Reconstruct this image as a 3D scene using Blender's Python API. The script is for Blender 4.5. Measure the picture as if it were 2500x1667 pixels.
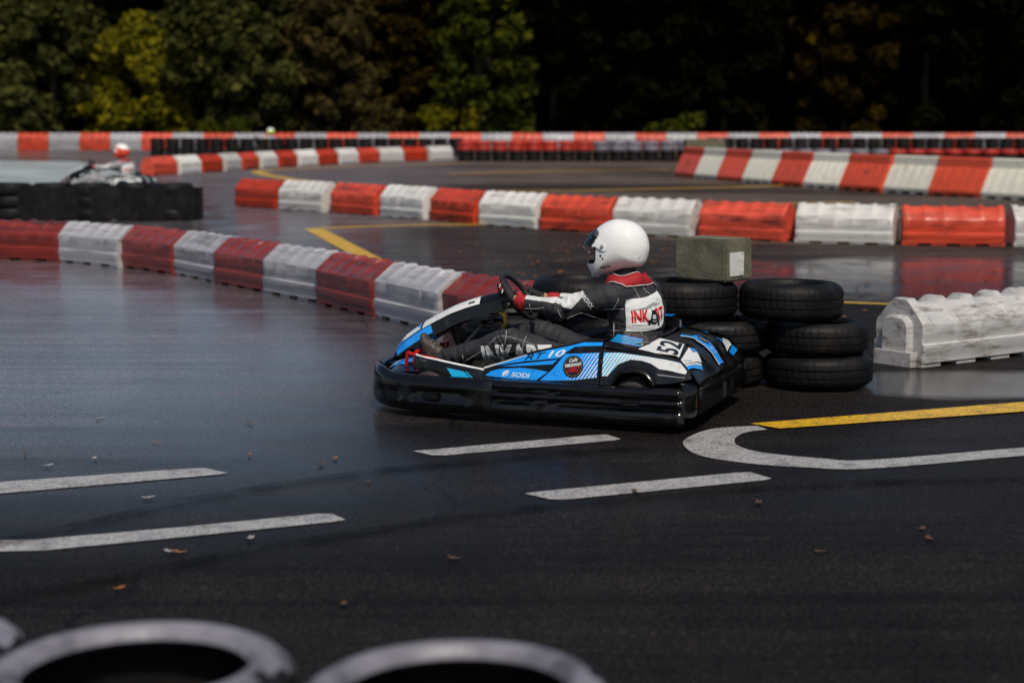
import bpy, bmesh, math, random
import numpy as np
from mathutils import Vector, Matrix, noise
from mathutils.bvhtree import BVHTree
from mathutils.geometry import delaunay_2d_cdt

random.seed(7)
rng = np.random.default_rng(7)
R = math.radians
for o in list(bpy.data.objects):
    bpy.data.objects.remove(o, do_unlink=True)
S = bpy.context.scene
C = S.collection

# ------------------------------------------------------------------ camera
cam = bpy.data.cameras.new('camera')
cam_o = bpy.data.objects.new('camera', cam)
C.objects.link(cam_o)
cam_o.location = (0, 0, 1.74)
cam_o.rotation_euler = (R(90 - 7.335), 0, 0)
cam.sensor_width = 36
cam.lens = 61.92
cam.clip_end = 1000
cam.dof.use_dof = True
cam.dof.focus_distance = 10.2
cam.dof.aperture_fstop = 1.8
S.camera = cam_o
# ------------------------------------------------------------------ sky and sun
SUN_DIR = Vector((0.14, -0.58, 0.80)).normalized()      # towards the sun
world = bpy.data.worlds.new('World')
S.world = world
world.use_nodes = True
wn = world.node_tree
wn.nodes.clear()
sky = wn.nodes.new('ShaderNodeTexSky')
sky.sky_type = 'NISHITA'
sky.sun_disc = False
sky.sun_elevation = math.asin(SUN_DIR.z)
sky.sun_rotation = math.atan2(SUN_DIR.x, SUN_DIR.y)
sky.air_density = 1.0
sky.dust_density = 1.5
sky.ozone_density = 1.0
bg = wn.nodes.new('ShaderNodeBackground')
bg.inputs['Strength'].default_value = 0.078
wo = wn.nodes.new('ShaderNodeOutputWorld')
wn.links.new(sky.outputs[0], bg.inputs[0])
wn.links.new(bg.outputs[0], wo.inputs[0])
sun = bpy.data.lights.new('sun', 'SUN')
sun.energy = 3.3
sun.angle = R(6)
sun.color = (1.0, 0.90, 0.77)
sun_o = bpy.data.objects.new('sun', sun)
C.objects.link(sun_o)
sun_o.rotation_euler = SUN_DIR.to_track_quat('Z', 'Y').to_euler()
S.view_settings.view_transform = 'Standard'
S.view_settings.look = 'None'
S.view_settings.exposure = 0.0
S.view_settings.gamma = 1.0
S.view_settings.use_curve_mapping = False
S.cycles.use_denoising = True
S.cycles.max_bounces = 6
S.cycles.transparent_max_bounces = 12


# ------------------------------------------------------------------ materials
def nodes_of(name):
    m = bpy.data.materials.new(name)
    m.use_nodes = True
    nt = m.node_tree
    nt.nodes.clear()
    out = nt.nodes.new('ShaderNodeOutputMaterial')
    return m, nt, out


def N(nt, t, **kw):
    n = nt.nodes.new(t)
    for k, v in kw.items():
        if k.startswith('i_'):
            n.inputs[k[2:].replace('_', ' ')].default_value = v
        else:
            setattr(n, k, v)
    return n


def ramp(nt, fac, pts):
    r = nt.nodes.new('ShaderNodeValToRGB')
    els = r.color_ramp.elements
    while len(els) < len(pts):
        els.new(0.5)
    for e, (p, c) in zip(els, pts):
        e.position = p
        e.color = c if len(c) == 4 else (*c, 1)
    nt.links.new(fac, r.inputs[0])
    return r.outputs[0]


def g(v):
    return (v, v, v, 1)


def mix(nt, fac, a, b):
    m = nt.nodes.new('ShaderNodeMix')
    m.data_type = 'RGBA'
    for sock, val in ((m.inputs[0], fac), (m.inputs[6], a), (m.inputs[7], b)):
        if hasattr(val, 'is_linked'):
            nt.links.new(val, sock)
        else:
            sock.default_value = val if not isinstance(val, tuple) or len(val) == 4 else (*val, 1)
    return m.outputs[2]


def pmat(name, col, rough=0.5, metal=0.0, var=0.15, scale=9.0, dirt=None, dirt_amt=0.0, dirt_scale=4.0, bump=0.0, bump_scale=60.0,
         coat=0.0, spec=0.5, rough_var=0.12, stretch=(1, 1, 1), fade=0.0):
    """Principled surface with uneven colour, dirt blotches, uneven gloss and fine relief."""
    m, nt, out = nodes_of(name)
    L = nt.links.new
    p = nt.nodes.new('ShaderNodeBsdfPrincipled')
    L(p.outputs[0], out.inputs[0])
    tc = nt.nodes.new('ShaderNodeTexCoord')
    mp = N(nt, 'ShaderNodeMapping')
    mp.inputs['Scale'].default_value = stretch
    L(tc.outputs['Object'], mp.inputs[0])
    n1 = N(nt, 'ShaderNodeTexNoise', i_Scale=scale, i_Detail=5.0)
    L(mp.outputs[0], n1.inputs['Vector'])
    c0 = tuple(max(0, v * (1 - var)) for v in col)
    c1 = tuple(min(1, v * (1 + var)) for v in col)
    c = ramp(nt, n1.outputs[0], [(0.3, c0), (0.7, c1)])
    if fade:
        oi = nt.nodes.new('ShaderNodeObjectInfo')
        hs = nt.nodes.new('ShaderNodeHueSaturation')
        vr = N(nt, 'ShaderNodeMapRange')
        vr.inputs['To Min'].default_value = 1 - fade
        vr.inputs['To Max'].default_value = 1 + fade * 0.6
        L(oi.outputs['Random'], vr.inputs['Value'])
        L(vr.outputs[0], hs.inputs['Value'])
        sr = N(nt, 'ShaderNodeMapRange')
        sr.inputs['To Min'].default_value = 1.0
        sr.inputs['To Max'].default_value = 1 - fade * 0.25
        L(oi.outputs['Random'], sr.inputs['Value'])
        L(sr.outputs[0], hs.inputs['Saturation'])
        L(c, hs.inputs['Color'])
        c = hs.outputs[0]
        of = N(nt, 'ShaderNodeVectorMath', operation='SCALE')
        of.inputs[0].default_value = (13.0, 7.0, 5.0)
        L(oi.outputs['Random'], of.inputs['Scale'])
        L(of.outputs[0], mp.inputs['Location'])
    if dirt is not None:
        n2 = N(nt, 'ShaderNodeTexNoise', i_Scale=dirt_scale, i_Detail=7.0, i_Roughness=0.65)
        L(mp.outputs[0], n2.inputs['Vector'])
        f = ramp(nt, n2.outputs[0], [(0.62 - 0.3 * dirt_amt, g(0)), (0.80 - 0.2 * dirt_amt, g(1))])
        c = mix(nt, f, c, dirt)
    L(c, p.inputs['Base Color'])
    rr = ramp(nt, n1.outputs[0], [(0.3, g(max(0.02, rough - rough_var))), (0.75, g(min(1, rough + rough_var)))])
    L(rr, p.inputs['Roughness'])
    p.inputs['Metallic'].default_value = metal
    p.inputs['Specular IOR Level'].default_value = spec
    p.inputs['Coat Weight'].default_value = coat
    p.inputs['Coat Roughness'].default_value = 0.06
    if bump > 0:
        n3 = N(nt, 'ShaderNodeTexNoise', i_Scale=bump_scale, i_Detail=4.0)
        L(mp.outputs[0], n3.inputs['Vector'])
        b = N(nt, 'ShaderNodeBump', i_Strength=bump, i_Distance=0.01)
        L(n3.outputs[0], b.inputs['Height'])
        L(b.outputs[0], p.inputs['Normal'])
    return m


def asphalt_material():
    m, nt, out = nodes_of('wet asphalt')
    L = nt.links.new
    p = nt.nodes.new('ShaderNodeBsdfPrincipled')
    L(p.outputs[0], out.inputs[0])
    tc = nt.nodes.new('ShaderNodeTexCoord')
    mp = N(nt, 'ShaderNodeMapping')
    L(tc.outputs['Object'], mp.inputs[0])
    fine = N(nt, 'ShaderNodeTexNoise', i_Scale=85.0, i_Detail=3.0)
    L(mp.outputs[0], fine.inputs['Vector'])
    med = N(nt, 'ShaderNodeTexNoise', i_Scale=1.3, i_Detail=6.0, i_Roughness=0.6)
    L(mp.outputs[0], med.inputs['Vector'])
    big = N(nt, 'ShaderNodeTexNoise', i_Scale=0.16, i_Detail=4.0, i_Roughness=0.55, i_Distortion=0.6)
    mp2 = N(nt, 'ShaderNodeMapping')
    mp2.inputs['Scale'].default_value = (0.6, 1.0, 1.0)
    mp2.inputs['Rotation'].default_value = (0, 0, R(25))
    L(tc.outputs['Object'], mp2.inputs[0])
    L(mp2.outputs[0], big.inputs['Vector'])
    c_base = ramp(nt, med.outputs[0], [(0.3, (0.0078, 0.0062, 0.0054)), (0.7, (0.0145, 0.0115, 0.0101))])
    c_far_lit = ramp(nt, med.outputs[0], [(0.3, (0.080, 0.060, 0.048)), (0.7, (0.140, 0.106, 0.085))])  # paler far asphalt: sunlight there painted in, along with drier patches
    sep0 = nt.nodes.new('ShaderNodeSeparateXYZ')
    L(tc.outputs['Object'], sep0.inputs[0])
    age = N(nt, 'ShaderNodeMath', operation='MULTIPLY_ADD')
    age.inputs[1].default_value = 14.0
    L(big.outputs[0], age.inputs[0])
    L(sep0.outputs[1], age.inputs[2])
    far_fac = N(nt, 'ShaderNodeMapRange')
    far_fac.inputs['From Min'].default_value = 26.0
    far_fac.inputs['From Max'].default_value = 32.0
    L(age.outputs[0], far_fac.inputs['Value'])
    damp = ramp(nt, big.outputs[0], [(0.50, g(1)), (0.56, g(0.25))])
    far_mask = N(nt, 'ShaderNodeMath', operation='MULTIPLY')
    L(far_fac.outputs[0], far_mask.inputs[0])
    L(damp, far_mask.inputs[1])
    c_med = mix(nt, far_mask.outputs[0], c_base, c_far_lit)
    c_sheen = ramp(nt, med.outputs[0], [(0.3, (0.085, 0.073, 0.080)), (0.7, (0.170, 0.148, 0.160))])  # lilac-grey left side: wet sheen put into the base colour
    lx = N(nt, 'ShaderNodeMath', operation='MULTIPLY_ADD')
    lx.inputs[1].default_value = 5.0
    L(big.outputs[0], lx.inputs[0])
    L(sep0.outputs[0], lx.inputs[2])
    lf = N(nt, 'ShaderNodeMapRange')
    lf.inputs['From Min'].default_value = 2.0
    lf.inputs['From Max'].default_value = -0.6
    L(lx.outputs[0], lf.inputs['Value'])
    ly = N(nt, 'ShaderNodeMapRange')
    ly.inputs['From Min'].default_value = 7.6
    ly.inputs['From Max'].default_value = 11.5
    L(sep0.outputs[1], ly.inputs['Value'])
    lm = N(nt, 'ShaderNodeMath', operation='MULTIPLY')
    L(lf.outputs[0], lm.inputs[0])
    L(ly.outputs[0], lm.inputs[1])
    c_med = mix(nt, lm.outputs[0], c_med, c_sheen)
    mp3 = N(nt, 'ShaderNodeMapping')
    mp3.inputs['Rotation'].default_value = (0, 0, R(-22))
    mp3.inputs['Scale'].default_value = (0.10, 2.2, 1)
    L(tc.outputs['Object'], mp3.inputs[0])
    stk = N(nt, 'ShaderNodeTexNoise', i_Scale=1.6, i_Detail=4.0, i_Roughness=0.6)
    L(mp3.outputs[0], stk.inputs['Vector'])
    rub = ramp(nt, stk.outputs[0], [(0.40, g(1.1)), (0.60, g(0.50))])
    stones = N(nt, 'ShaderNodeTexVoronoi', i_Scale=110.0)
    L(mp.outputs[0], stones.inputs['Vector'])
    st = ramp(nt, stones.outputs['Color'], [(0.50, g(0.6)), (0.9, g(2.8))])
    mulr = N(nt, 'ShaderNodeMix', data_type='RGBA', blend_type='MULTIPLY')
    mulr.inputs[0].default_value = 1
    L(rub, mulr.inputs[6])
    L(st, mulr.inputs[7])
    mulc = N(nt, 'ShaderNodeMix', data_type='RGBA', blend_type='MULTIPLY')
    mulc.inputs[0].default_value = 1
    L(mulr.outputs[2], mulc.inputs[6])
    L(c_med, mulc.inputs[7])
    c_med = mulc.outputs[2]
    crk = N(nt, 'ShaderNodeTexVoronoi', feature='DISTANCE_TO_EDGE', i_Scale=0.23)
    wv = N(nt, 'ShaderNodeTexNoise', i_Scale=2.5, i_Detail=5.0)
    L(tc.outputs['Object'], wv.inputs['Vector'])
    wadd = N(nt, 'ShaderNodeMixRGB', blend_type='ADD')
    wadd.inputs[0].default_value = 0.35
    L(tc.outputs['Object'], wadd.inputs[1])
    L(wv.outputs[1], wadd.inputs[2])
    L(wadd.outputs[0], crk.inputs['Vector'])
    ck = ramp(nt, crk.outputs['Distance'], [(0.0, g(0.25)), (0.0032, g(1.0))])
    mulk = N(nt, 'ShaderNodeMix', data_type='RGBA', blend_type='MULTIPLY')
    mulk.inputs[0].default_value = 1
    L(c_med, mulk.inputs[6])
    L(ck, mulk.inputs[7])
    c_med = mulk.outputs[2]
    c_fine = ramp(nt, fine.outputs[0], [(0.35, g(0.40)), (0.7, g(1.65))])
    mul = N(nt, 'ShaderNodeMix', data_type='RGBA', blend_type='MULTIPLY')
    mul.inputs[0].default_value = 1
    L(c_med, mul.inputs[6])
    L(c_fine, mul.inputs[7])
    L(mul.outputs[2], p.inputs['Base Color'])
    # how wet: more standing water on the left-hand side of the circuit
    sep = nt.nodes.new('ShaderNodeSeparateXYZ')
    L(tc.outputs['Object'], sep.inputs[0])
    xg = N(nt, 'ShaderNodeMapRange')
    xg.inputs['From Min'].default_value = 1.0
    xg.inputs['From Max'].default_value = -2.8
    xg.inputs['To Min'].default_value = -0.12
    xg.inputs['To Max'].default_value = 0.36
    L(sep.outputs[0], xg.inputs['Value'])
    add = N(nt, 'ShaderNodeMath', operation='ADD')
    L(big.outputs[0], add.inputs[0])
    L(xg.outputs[0], add.inputs[1])
    half = N(nt, 'ShaderNodeMath', operation='MULTIPLY')
    half.inputs[1].default_value = 0.30
    L(stk.outputs[0], half.inputs[0])
    add2 = N(nt, 'ShaderNodeMath', operation='ADD')
    L(add.outputs[0], add2.inputs[0])
    L(half.outputs[0], add2.inputs[1])
    wet = ramp(nt, add2.outputs[0], [(0.46, g(0)), (0.86, g(1))])
    yg = N(nt, 'ShaderNodeMapRange')
    yg.inputs['From Min'].default_value = 6.5
    yg.inputs['From Max'].default_value = 10.5
    L(sep.outputs[1], yg.inputs['Value'])
    film = N(nt, 'ShaderNodeMath', operation='MULTIPLY')
    L(wet, film.inputs[0])
    L(yg.outputs[0], film.inputs[1])
    # the far side of the circuit has dried, except along the left
    dry = N(nt, 'ShaderNodeMath', operation='MULTIPLY_ADD')
    dry.inputs[1].default_value = 3.0
    L(sep.outputs[0], dry.inputs[0])
    L(sep.outputs[1], dry.inputs[2])
    dryf = N(nt, 'ShaderNodeMapRange')
    dryf.inputs['From Min'].default_value = 14.0
    dryf.inputs['From Max'].default_value = 22.0
    dryf.inputs['To Min'].default_value = 1.0
    dryf.inputs['To Max'].default_value = 0.05
    L(dry.outputs[0], dryf.inputs['Value'])
    film2 = N(nt, 'ShaderNodeMath', operation='MULTIPLY')
    L(film.outputs[0], film2.inputs[0])
    L(dryf.outputs[0], film2.inputs[1])
    wet = film2.outputs[0]
    # standing water in two hollows on the right
    for (px_, py_, rx_, ry_) in ((5.2, 18.8, 4.2, 3.4), (3.3, 11.35, 1.9, 0.75)):
        pm = N(nt, 'ShaderNodeMapping', vector_type='TEXTURE')
        pm.inputs['Location'].default_value = (px_, py_, 0)
        pm.inputs['Scale'].default_value = (rx_, ry_, 1)
        L(tc.outputs['Object'], pm.inputs[0])
        ln_ = N(nt, 'ShaderNodeVectorMath', operation='LENGTH')
        L(pm.outputs[0], ln_.inputs[0])
        ad = N(nt, 'ShaderNodeMath', operation='MULTIPLY_ADD')
        ad.inputs[1].default_value = 0.7
        L(med.outputs[0], ad.inputs[0])
        L(ln_.outputs['Value'], ad.inputs[2])
        pud = ramp(nt, ad.outputs[0], [(0.95, g(1)), (1.0, g(0))])
        sc = N(nt, 'ShaderNodeMath', operation='MULTIPLY')
        sc.inputs[1].default_value = 0.8
        L(ad.outputs[0], sc.inputs[0])
        pud = ramp(nt, sc.outputs[0], [(0.75, g(1)), (1.0, g(0))])
        mxm = N(nt, 'ShaderNodeMath', operation='MAXIMUM')
        L(wet, mxm.inputs[0])
        L(pud, mxm.inputs[1])
        wet = mxm.outputs[0]
    L(ramp(nt, wet, [(0.0, g(0.66)), (1.0, g(0.45))]), p.inputs['Roughness'])
    L(wet, p.inputs['Coat Weight'])
    L(ramp(nt, med.outputs[0], [(0.35, g(0.09)), (0.65, g(0.24))]), p.inputs['Coat Roughness'])
    p.inputs['Coat IOR'].default_value = 1.5
    cb = N(nt, 'ShaderNodeBump', i_Strength=0.15, i_Distance=0.006)
    L(fine.outputs[0], cb.inputs['Height'])
    L(cb.outputs[0], p.inputs['Coat Normal'])
    b = N(nt, 'ShaderNodeBump', i_Strength=0.9, i_Distance=0.008)
    L(fine.outputs[0], b.inputs['Height'])
    L(b.outputs[0], p.inputs['Normal'])
    L(ramp(nt, wet, [(0.0, g(0.12)), (1.0, g(0.4))]), p.inputs['Specular IOR Level'])
    return m


def paint_line(name, col):
    """Road paint, worn away in specks."""
    m, nt, out = nodes_of(name)
    L = nt.links.new
    p = nt.nodes.new('ShaderNodeBsdfPrincipled')
    L(p.outputs[0], out.inputs[0])
    tc = nt.nodes.new('ShaderNodeTexCoord')
    n1 = N(nt, 'ShaderNodeTexNoise', i_Scale=7.0, i_Detail=8.0, i_Roughness=0.75)
    n2 = N(nt, 'ShaderNodeTexNoise', i_Scale=70.0, i_Detail=3.0)
    L(tc.outputs['Object'], n1.inputs['Vector'])
    L(tc.outputs['Object'], n2.inputs['Vector'])
    f = ramp(nt, n1.outputs[0], [(0.48, g(0)), (0.70, g(1))])
    c = mix(nt, f, (*col, 1), (*[v * 0.30 + 0.015 for v in col], 1))
    f2 = ramp(nt, n2.outputs[0], [(0.52, g(0)), (0.64, g(0.75))])
    c = mix(nt, f2, c, (0.05, 0.047, 0.045, 1))
    L(c, p.inputs['Base Color'])
    p.inputs['Roughness'].default_value = 0.42
    b = N(nt, 'ShaderNodeBump', i_Strength=0.4, i_Distance=0.004)
    L(n2.outputs[0], b.inputs['Height'])
    L(b.outputs[0], p.inputs['Normal'])
    return m


def leaf_mat(name, c0, c1, c2):
    m, nt, out = nodes_of(name)
    L = nt.links.new
    geo = nt.nodes.new('ShaderNodeNewGeometry')
    c = ramp(nt, geo.outputs['Random Per Island'], [(0.0, c0), (0.55, c1), (1.0, c2)])
    d = nt.nodes.new('ShaderNodeBsdfDiffuse')
    t = nt.nodes.new('ShaderNodeBsdfTranslucent')
    L(c, d.inputs[0])
    L(c, t.inputs[0])
    mx = nt.nodes.new('ShaderNodeMixShader')
    mx.inputs[0].default_value = 0.25
    L(d.outputs[0], mx.inputs[1])
    L(t.outputs[0], mx.inputs[2])
    L(mx.outputs[0], out.inputs[0])
    return m


M = {}
M['asphalt'] = asphalt_material()
M['line_white'] = paint_line('worn white road paint', (0.40, 0.39, 0.385))
M['line_yellow'] = paint_line('worn yellow road paint', (0.74, 0.43, 0.008))
M['grass'] = pmat('rough grass', (0.030, 0.040, 0.012), 0.9, var=0.5, scale=3, bump=0.5, bump_scale=30)
M['red'] = pmat('red polyethylene', (0.56, 0.040, 0.005), 0.38, var=0.18, scale=3, dirt=(0.03, 0.022, 0.02, 1), dirt_amt=0.36, dirt_scale=2.2, stretch=(0.7, 2, 4), fade=0.25)
M['white'] = pmat('white polyethylene', (0.66, 0.65, 0.62), 0.38, var=0.10, scale=3, dirt=(0.16, 0.13, 0.11, 1), dirt_amt=0.34, dirt_scale=3.0, stretch=(0.5, 2, 5), fade=0.25)
M['sunlit_red'] = pmat('sunlit red polyethylene', (0.62, 0.060, 0.012), 0.38, var=0.12, scale=3, dirt=(0.10, 0.03, 0.02, 1), dirt_amt=0.2, dirt_scale=3.0, fade=0.12)  # red made brighter and warmer to paint in sunlight on the right-hand row
M['sunlit_white'] = pmat('cream polyethylene', (0.78, 0.75, 0.62), 0.38, var=0.08, scale=3, dirt=(0.36, 0.30, 0.22, 1), dirt_amt=0.2, dirt_scale=3.0, fade=0.12)  # white warmed and brightened the same way, sunlight in the colour
M['old_red'] = pmat('shade-darkened dirty red polyethylene', (0.20, 0.018, 0.012), 0.33, var=0.2, scale=3, dirt=(0.025, 0.018, 0.018, 1), dirt_amt=0.45, dirt_scale=2.5, stretch=(0.4, 2, 6), fade=0.25)  # dirty red, base darkened to paint in shade on the row beyond the kart
M['old_white'] = pmat('shade-darkened dirty white polyethylene', (0.34, 0.34, 0.365), 0.33, var=0.12, scale=3, dirt=(0.10, 0.09, 0.09, 1), dirt_amt=0.42, dirt_scale=2.5, stretch=(0.4, 2, 6), fade=0.25)  # dirty white with the same shade painted into its base
M['dirty_white'] = pmat('mud-stained white polyethylene', (0.46, 0.455, 0.45), 0.42, var=0.18, scale=4, dirt=(0.10, 0.075, 0.05, 1), dirt_amt=0.55, dirt_scale=4.0, stretch=(0.8, 2, 4), fade=0.25)
M['rubber'] = pmat('black tyre rubber', (0.0042, 0.0042, 0.0046), 0.55, spec=0.22, var=0.35, scale=6, dirt=(0.020, 0.016, 0.014, 1), dirt_amt=0.3, bump=0.3, bump_scale=40)
M['rubber_white'] = pmat('tyre painted white, worn', (0.19, 0.185, 0.22), 0.5, var=0.25, scale=7, dirt=(0.03, 0.03, 0.036, 1), dirt_amt=0.42, dirt_scale=5, bump=0.3, bump_scale=30)
M['rubber_red'] = pmat('tyre painted red, worn', (0.42, 0.025, 0.012), 0.5, var=0.15, scale=7, dirt=(0.03, 0.02, 0.02, 1), dirt_amt=0.3, dirt_scale=5)
M['concrete'] = pmat('weathered concrete', (0.13, 0.122, 0.085), 0.85, var=0.3, scale=7, dirt=(0.07, 0.075, 0.035, 1), dirt_amt=0.55, dirt_scale=5, bump=0.5, bump_scale=50)
M['sky_sheen'] = pmat('pale blue-grey sky sheen', (0.40, 0.45, 0.45), 0.35, var=0.15, scale=0.5, dirt=(0.20, 0.21, 0.20, 1), dirt_amt=0.25, dirt_scale=0.3)  # pale colour stands in for sky reflected on wet ground
M['poster'] = pmat('white painted square', (0.62, 0.63, 0.60), 0.6, var=0.1, dirt=(0.2, 0.2, 0.17, 1), dirt_amt=0.3, dirt_scale=15)
# kart
M['plastic'] = pmat('scuffed black plastic', (0.0035, 0.0035, 0.0042), 0.13, var=0.3, scale=12, dirt=(0.014, 0.013, 0.012, 1), dirt_amt=0.15, dirt_scale=9, bump=0.06, bump_scale=30, rough_var=0.07)
M['plastic_smooth'] = pmat('black body plastic', (0.0035, 0.0035, 0.004), 0.24, var=0.2, scale=12, dirt=(0.03, 0.028, 0.027, 1), dirt_amt=0.15, dirt_scale=10)
M['hole'] = pmat('dark opening', (0.002, 0.002, 0.002), 0.9, var=0.0)
M['blue'] = pmat('blue vinyl sticker', (0.008, 0.31, 0.93), 0.22, var=0.07, scale=6, dirt=(0.01, 0.07, 0.25, 1), dirt_amt=0.10, dirt_scale=14, coat=0.4)
M['cyan'] = pmat('light blue vinyl sticker', (0.02, 0.52, 0.92), 0.22, var=0.06, scale=6, coat=0.4)
M['sticker_white'] = pmat('white vinyl sticker', (0.72, 0.74, 0.73), 0.25, var=0.05, scale=8, dirt=(0.3, 0.3, 0.29, 1), dirt_amt=0.14, dirt_scale=16, coat=0.3)
M['sticker_black'] = pmat('black vinyl print', (0.006, 0.006, 0.007), 0.28, var=0.1)
M['sticker_grey'] = pmat('grey vinyl print', (0.25, 0.26, 0.27), 0.3, var=0.1)
M['sticker_gold'] = pmat('gold vinyl print', (0.30, 0.19, 0.06), 0.35, var=0.1)
M['sticker_red'] = pmat('red vinyl print', (0.55, 0.012, 0.010), 0.3, var=0.08)
M['red_metal'] = pmat('red powder-coated steel', (0.50, 0.010, 0.008), 0.3, var=0.1)
M['brass'] = pmat('yellow zinc-plated steel', (0.42, 0.27, 0.07), 0.4, 0.7, var=0.2)
M['steel'] = pmat('steel tube', (0.35, 0.35, 0.36), 0.35, 0.9, var=0.15)
M['grip'] = pmat('black leather grip', (0.012, 0.012, 0.012), 0.5, var=0.3, bump=0.3, bump_scale=120)
M['kart_tyre'] = pmat('slick kart tyre', (0.020, 0.020, 0.021), 0.6, var=0.3, scale=20, bump=0.2)
# driver
M['suit'] = pmat('dark grey race-suit fabric', (0.030, 0.030, 0.036), 0.75, var=0.25, scale=25, bump=0.35, bump_scale=160)
M['suit_white'] = pmat('white race-suit fabric', (0.60, 0.62, 0.62), 0.7, var=0.08, scale=15, dirt=(0.35, 0.35, 0.34, 1), dirt_amt=0.2, bump=0.3, bump_scale=120)
M['suit_red'] = pmat('red race-suit fabric', (0.33, 0.008, 0.012), 0.7, var=0.12, scale=15, bump=0.3, bump_scale=120)
M['glove'] = pmat('black driving glove', (0.010, 0.010, 0.011), 0.6, var=0.3, bump=0.3, bump_scale=150)
M['skin'] = pmat('skin', (0.42, 0.22, 0.13), 0.5, var=0.1)
M['shoe'] = pmat('worn brown-grey shoe', (0.050, 0.040, 0.032), 0.6, var=0.3, bump=0.3, bump_scale=100)
M['sole'] = pmat('shoe sole', (0.20, 0.17, 0.13), 0.7, var=0.2)
M['helmet'] = pmat('white helmet lacquer', (0.80, 0.81, 0.80), 0.12, var=0.02, scale=3, dirt=(0.45, 0.44, 0.42, 1), dirt_amt=0.05, dirt_scale=22, coat=0.8, rough_var=0.04)
M['liner'] = pmat('black helmet lining', (0.008, 0.008, 0.009), 0.8, var=0.2)
M['patch'] = pmat('white printed cloth patch', (0.64, 0.66, 0.66), 0.6, var=0.05, scale=12, dirt=(0.36, 0.37, 0.38, 1), dirt_amt=0.16, dirt_scale=20)
M['eye'] = pmat('eye', (0.5, 0.5, 0.5), 0.2, var=0.0)


def visor_material():
    m, nt, out = nodes_of('tinted visor')
    L = nt.links.new
    tr = nt.nodes.new('ShaderNodeBsdfTransparent')
    tr.inputs[0].default_value = (0.86, 0.78, 0.76, 1)
    gl = nt.nodes.new('ShaderNodeBsdfGlossy')
    gl.inputs['Roughness'].default_value = 0.05
    fr = nt.nodes.new('ShaderNodeFresnel')
    fr.inputs[0].default_value = 1.5
    mx = nt.nodes.new('ShaderNodeMixShader')
    L(fr.outputs[0], mx.inputs[0])
    L(tr.outputs[0], mx.inputs[1])
    L(gl.outputs[0], mx.inputs[2])
    L(mx.outputs[0], out.inputs[0])
    return m


M['visor'] = visor_material()


# ------------------------------------------------------------------ mesh helpers
def obj(name, verts, faces, mats, parent=None, smooth=True, midx=None, angle=None):
    me = bpy.data.meshes.new(name)
    me.from_pydata([tuple(v) for v in verts], [], faces)
    if not isinstance(mats, (list, tuple)):
        mats = [mats]
    for mm in mats:
        me.materials.append(M[mm] if isinstance(mm, str) else mm)
    if midx is not None:
        me.polygons.foreach_set('material_index', midx)
    if smooth:
        me.polygons.foreach_set('use_smooth', [True] * len(me.polygons))
        if angle:
            me.set_sharp_from_angle(angle=R(angle))
    me.update()
    o = bpy.data.objects.new(name, me)
    C.objects.link(o)
    o.parent = parent
    return o


def empty(name, loc=(0, 0, 0), rz=0.0):
    e = bpy.data.objects.new(name, None)
    e.empty_display_size = 0.2
    C.objects.link(e)
    e.location = loc
    e.rotation_euler = (0, 0, rz)
    return e


def tag(o, label=None, cat=None, group=None, kind=None):
    if label:
        o['label'] = label
    if cat:
        o['category'] = cat
    if group:
        o['group'] = group
    if kind:
        o['kind'] = kind
    return o


def children(o):
    return [c for c in bpy.data.objects if c.parent == o]


def copy_tree(o, parent=None):
    c = o.copy()
    C.objects.link(c)
    c.parent = parent
    for ch in KIDS(o):
        copy_tree(ch, c)
    return c


_kids = {}


def KIDS(o):
    if o.name not in _kids:
        _kids[o.name] = [c for c in o.children]
    return _kids[o.name]


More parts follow.
